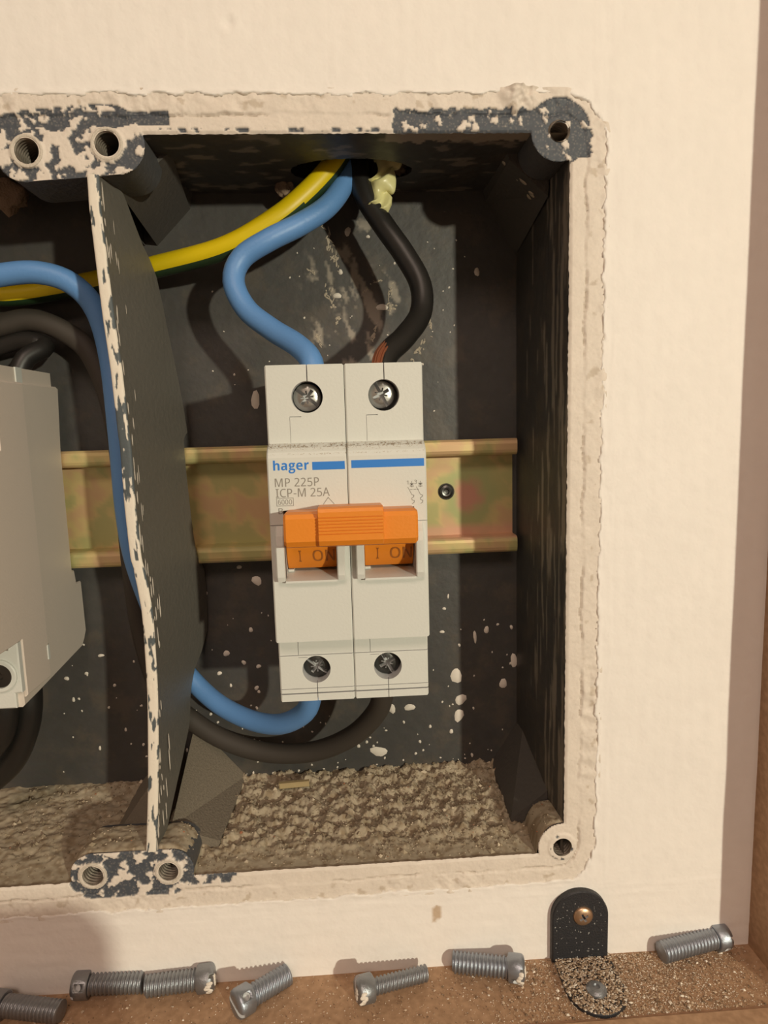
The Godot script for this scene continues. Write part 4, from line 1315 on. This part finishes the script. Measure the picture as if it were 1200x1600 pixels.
# ------------------------------------------------------------------ loose crumbs
func build_crumbs() -> void:
	var st := sts()
	for k in 13000:
		var x: float
		var z := rng.randf_range(1.0, 20.0)
		if k < 10500:
			x = 70.0 + 22.0 * rng.randfn(0.0, 1.0) * 0.8
			if k % 2 == 0: z = 1.0 + 19.0 * pow(rng.randf(), 1.4)
		else:
			x = rng.randf_range(-100, 106)
		if x > 107.0 or x < -110.0: continue
		var r := rng.randf_range(0.06, 0.24)
		if rng.randf() > 0.97: r = rng.randf_range(0.3, 0.6)
		crumb(st, Vector3(x, -121.95 + r * 0.3, z), r, 0.7, dust_c())
	var o := obj("plaster_dust", done(st), M.dust, self)
	tag(o, "pale plaster dust and crumbs scattered over the wooden ledge", "dust", "", "stuff")
	st = sts()
	for k in 6500:
		var x := rng.randf_range(-50, 54)
		if k > 5600: x = rng.randf_range(-105, -60)
		elif k % 3 == 0: x = rng.randf_range(5, 44)
		var w := 42.0 * pow(rng.randf(), 0.75)
		if w < 2.0: continue
		var r := rng.randf_range(0.1, 0.38)
		if rng.randf() > 0.95: r = rng.randf_range(0.5, 1.1)
		var c := lin(126, 112, 92).lerp(lin(170, 154, 130), rng.randf())
		if rng.randf() > 0.88: c = lin(206, 190, 166)
		elif rng.randf() > 0.994: c = lin(176, 118, 88)
		c.a = 1.0
		crumb(st, Vector3(x, dirt_y(x, w) + r * 0.2, -w), r, 0.8, c)
	o = obj("mortar_crumbs", done(st), M.dust, self)
	tag(o, "brown mortar crumbs heaped on the floor of the box", "rubble", "", "stuff")
	st = sts()
	block(st, Vector3(-1.0, -0.9, -0.9), Vector3(8.5, 0.9, 0.9), 0.3)
	o = obj("wood_splinter", done(st), mat(170, 150, 110, 0.8), self)
	o.position = Vector3(-23.94, -85.27, -33.00) * MM
	o.rotation.z = 0.04
	tag(o, "straw-coloured wood splinter in the rubble under the breaker", "splinter")

# ------------------------------------------------------------------ out of view: what makes the light and the soft shade
func build_lamps() -> void:
	var t := thing("work_lamp", "slim work lamp on a stand to the right, out of view", "lamp")
	var at := Vector3(529, 150, 950)
	var d := (Vector3.ZERO - at).normalized()
	var st := sts()
	lathe(st, [[0.0, 0.0], [110.0, 0.0], [110.0, 10.0], [100.0, 16.0], [0.0, 16.0]], Vector3(at.x - d.x * 60, -1400, at.z - d.z * 60), Vector3.UP, 32)
	obj("base", done(st), M.black, t)
	st = sts()
	tube(st, PackedVector3Array([Vector3(at.x - d.x * 60, -1390, at.z - d.z * 60), at - d * 60.0]), 8.0, 16)
	obj("pole", done(st), M.black, t)
	st = sts()
	lathe(st, [[0.0, -70.0], [16.0, -70.0], [22.0, -10.0], [22.0, -3.0], [0.0, -3.0]], at, d, 32)
	obj("head", done(st), M.black, t)
	st = sts()
	lathe(st, [[16.0, -2.9], [16.0, -2.5], [0.0, -2.5]], at, d, 32)
	var em := mat(255, 240, 220, 0.5)
	em.emission_enabled = true
	em.emission = Color(1.0, 0.92, 0.83)
	em.emission_energy_multiplier = 6.0
	obj("lens", done(st), em, t)
	var p := thing("ceiling_panel", "square ceiling light panel of the room, out of view", "lamp")
	obj("frame", block_mesh(Vector3(-420, 1062, 980), Vector3(220, 1100, 1620), 4), M.room, p)
	var e2 := mat(255, 240, 220, 0.5)
	e2.emission_enabled = true
	e2.emission = Color(1.0, 0.9, 0.8)
	e2.emission_energy_multiplier = 2.0
	obj("diffuser", block_mesh(Vector3(-400, 1056, 1000), Vector3(200, 1061.5, 1600), 1), e2, p)
	# a phone held up in the lamp's path shades the lower left of the wall
	var ph := thing("smartphone", "phone held up below the viewpoint, out of view", "phone")
	var fa := func(u, v, w): return Vector3(u, v, w)
	st = sts()
	extrude(st, rrect(-33, -200, 39, -52, 11, 8), [[168, 0.8], [168.8, 0.0], [175, 0.0], [175.8, 0.8]], fa)
	obj("case", done(st), M.black, ph)
	st = sts()
	extrude(st, rrect(-2, -87, 35, -56, 7), [[166.0, 0.5], [166.5, 0.0], [168.2, 0.0]], fa)
	obj("camera_bump", done(st), M.black, ph)
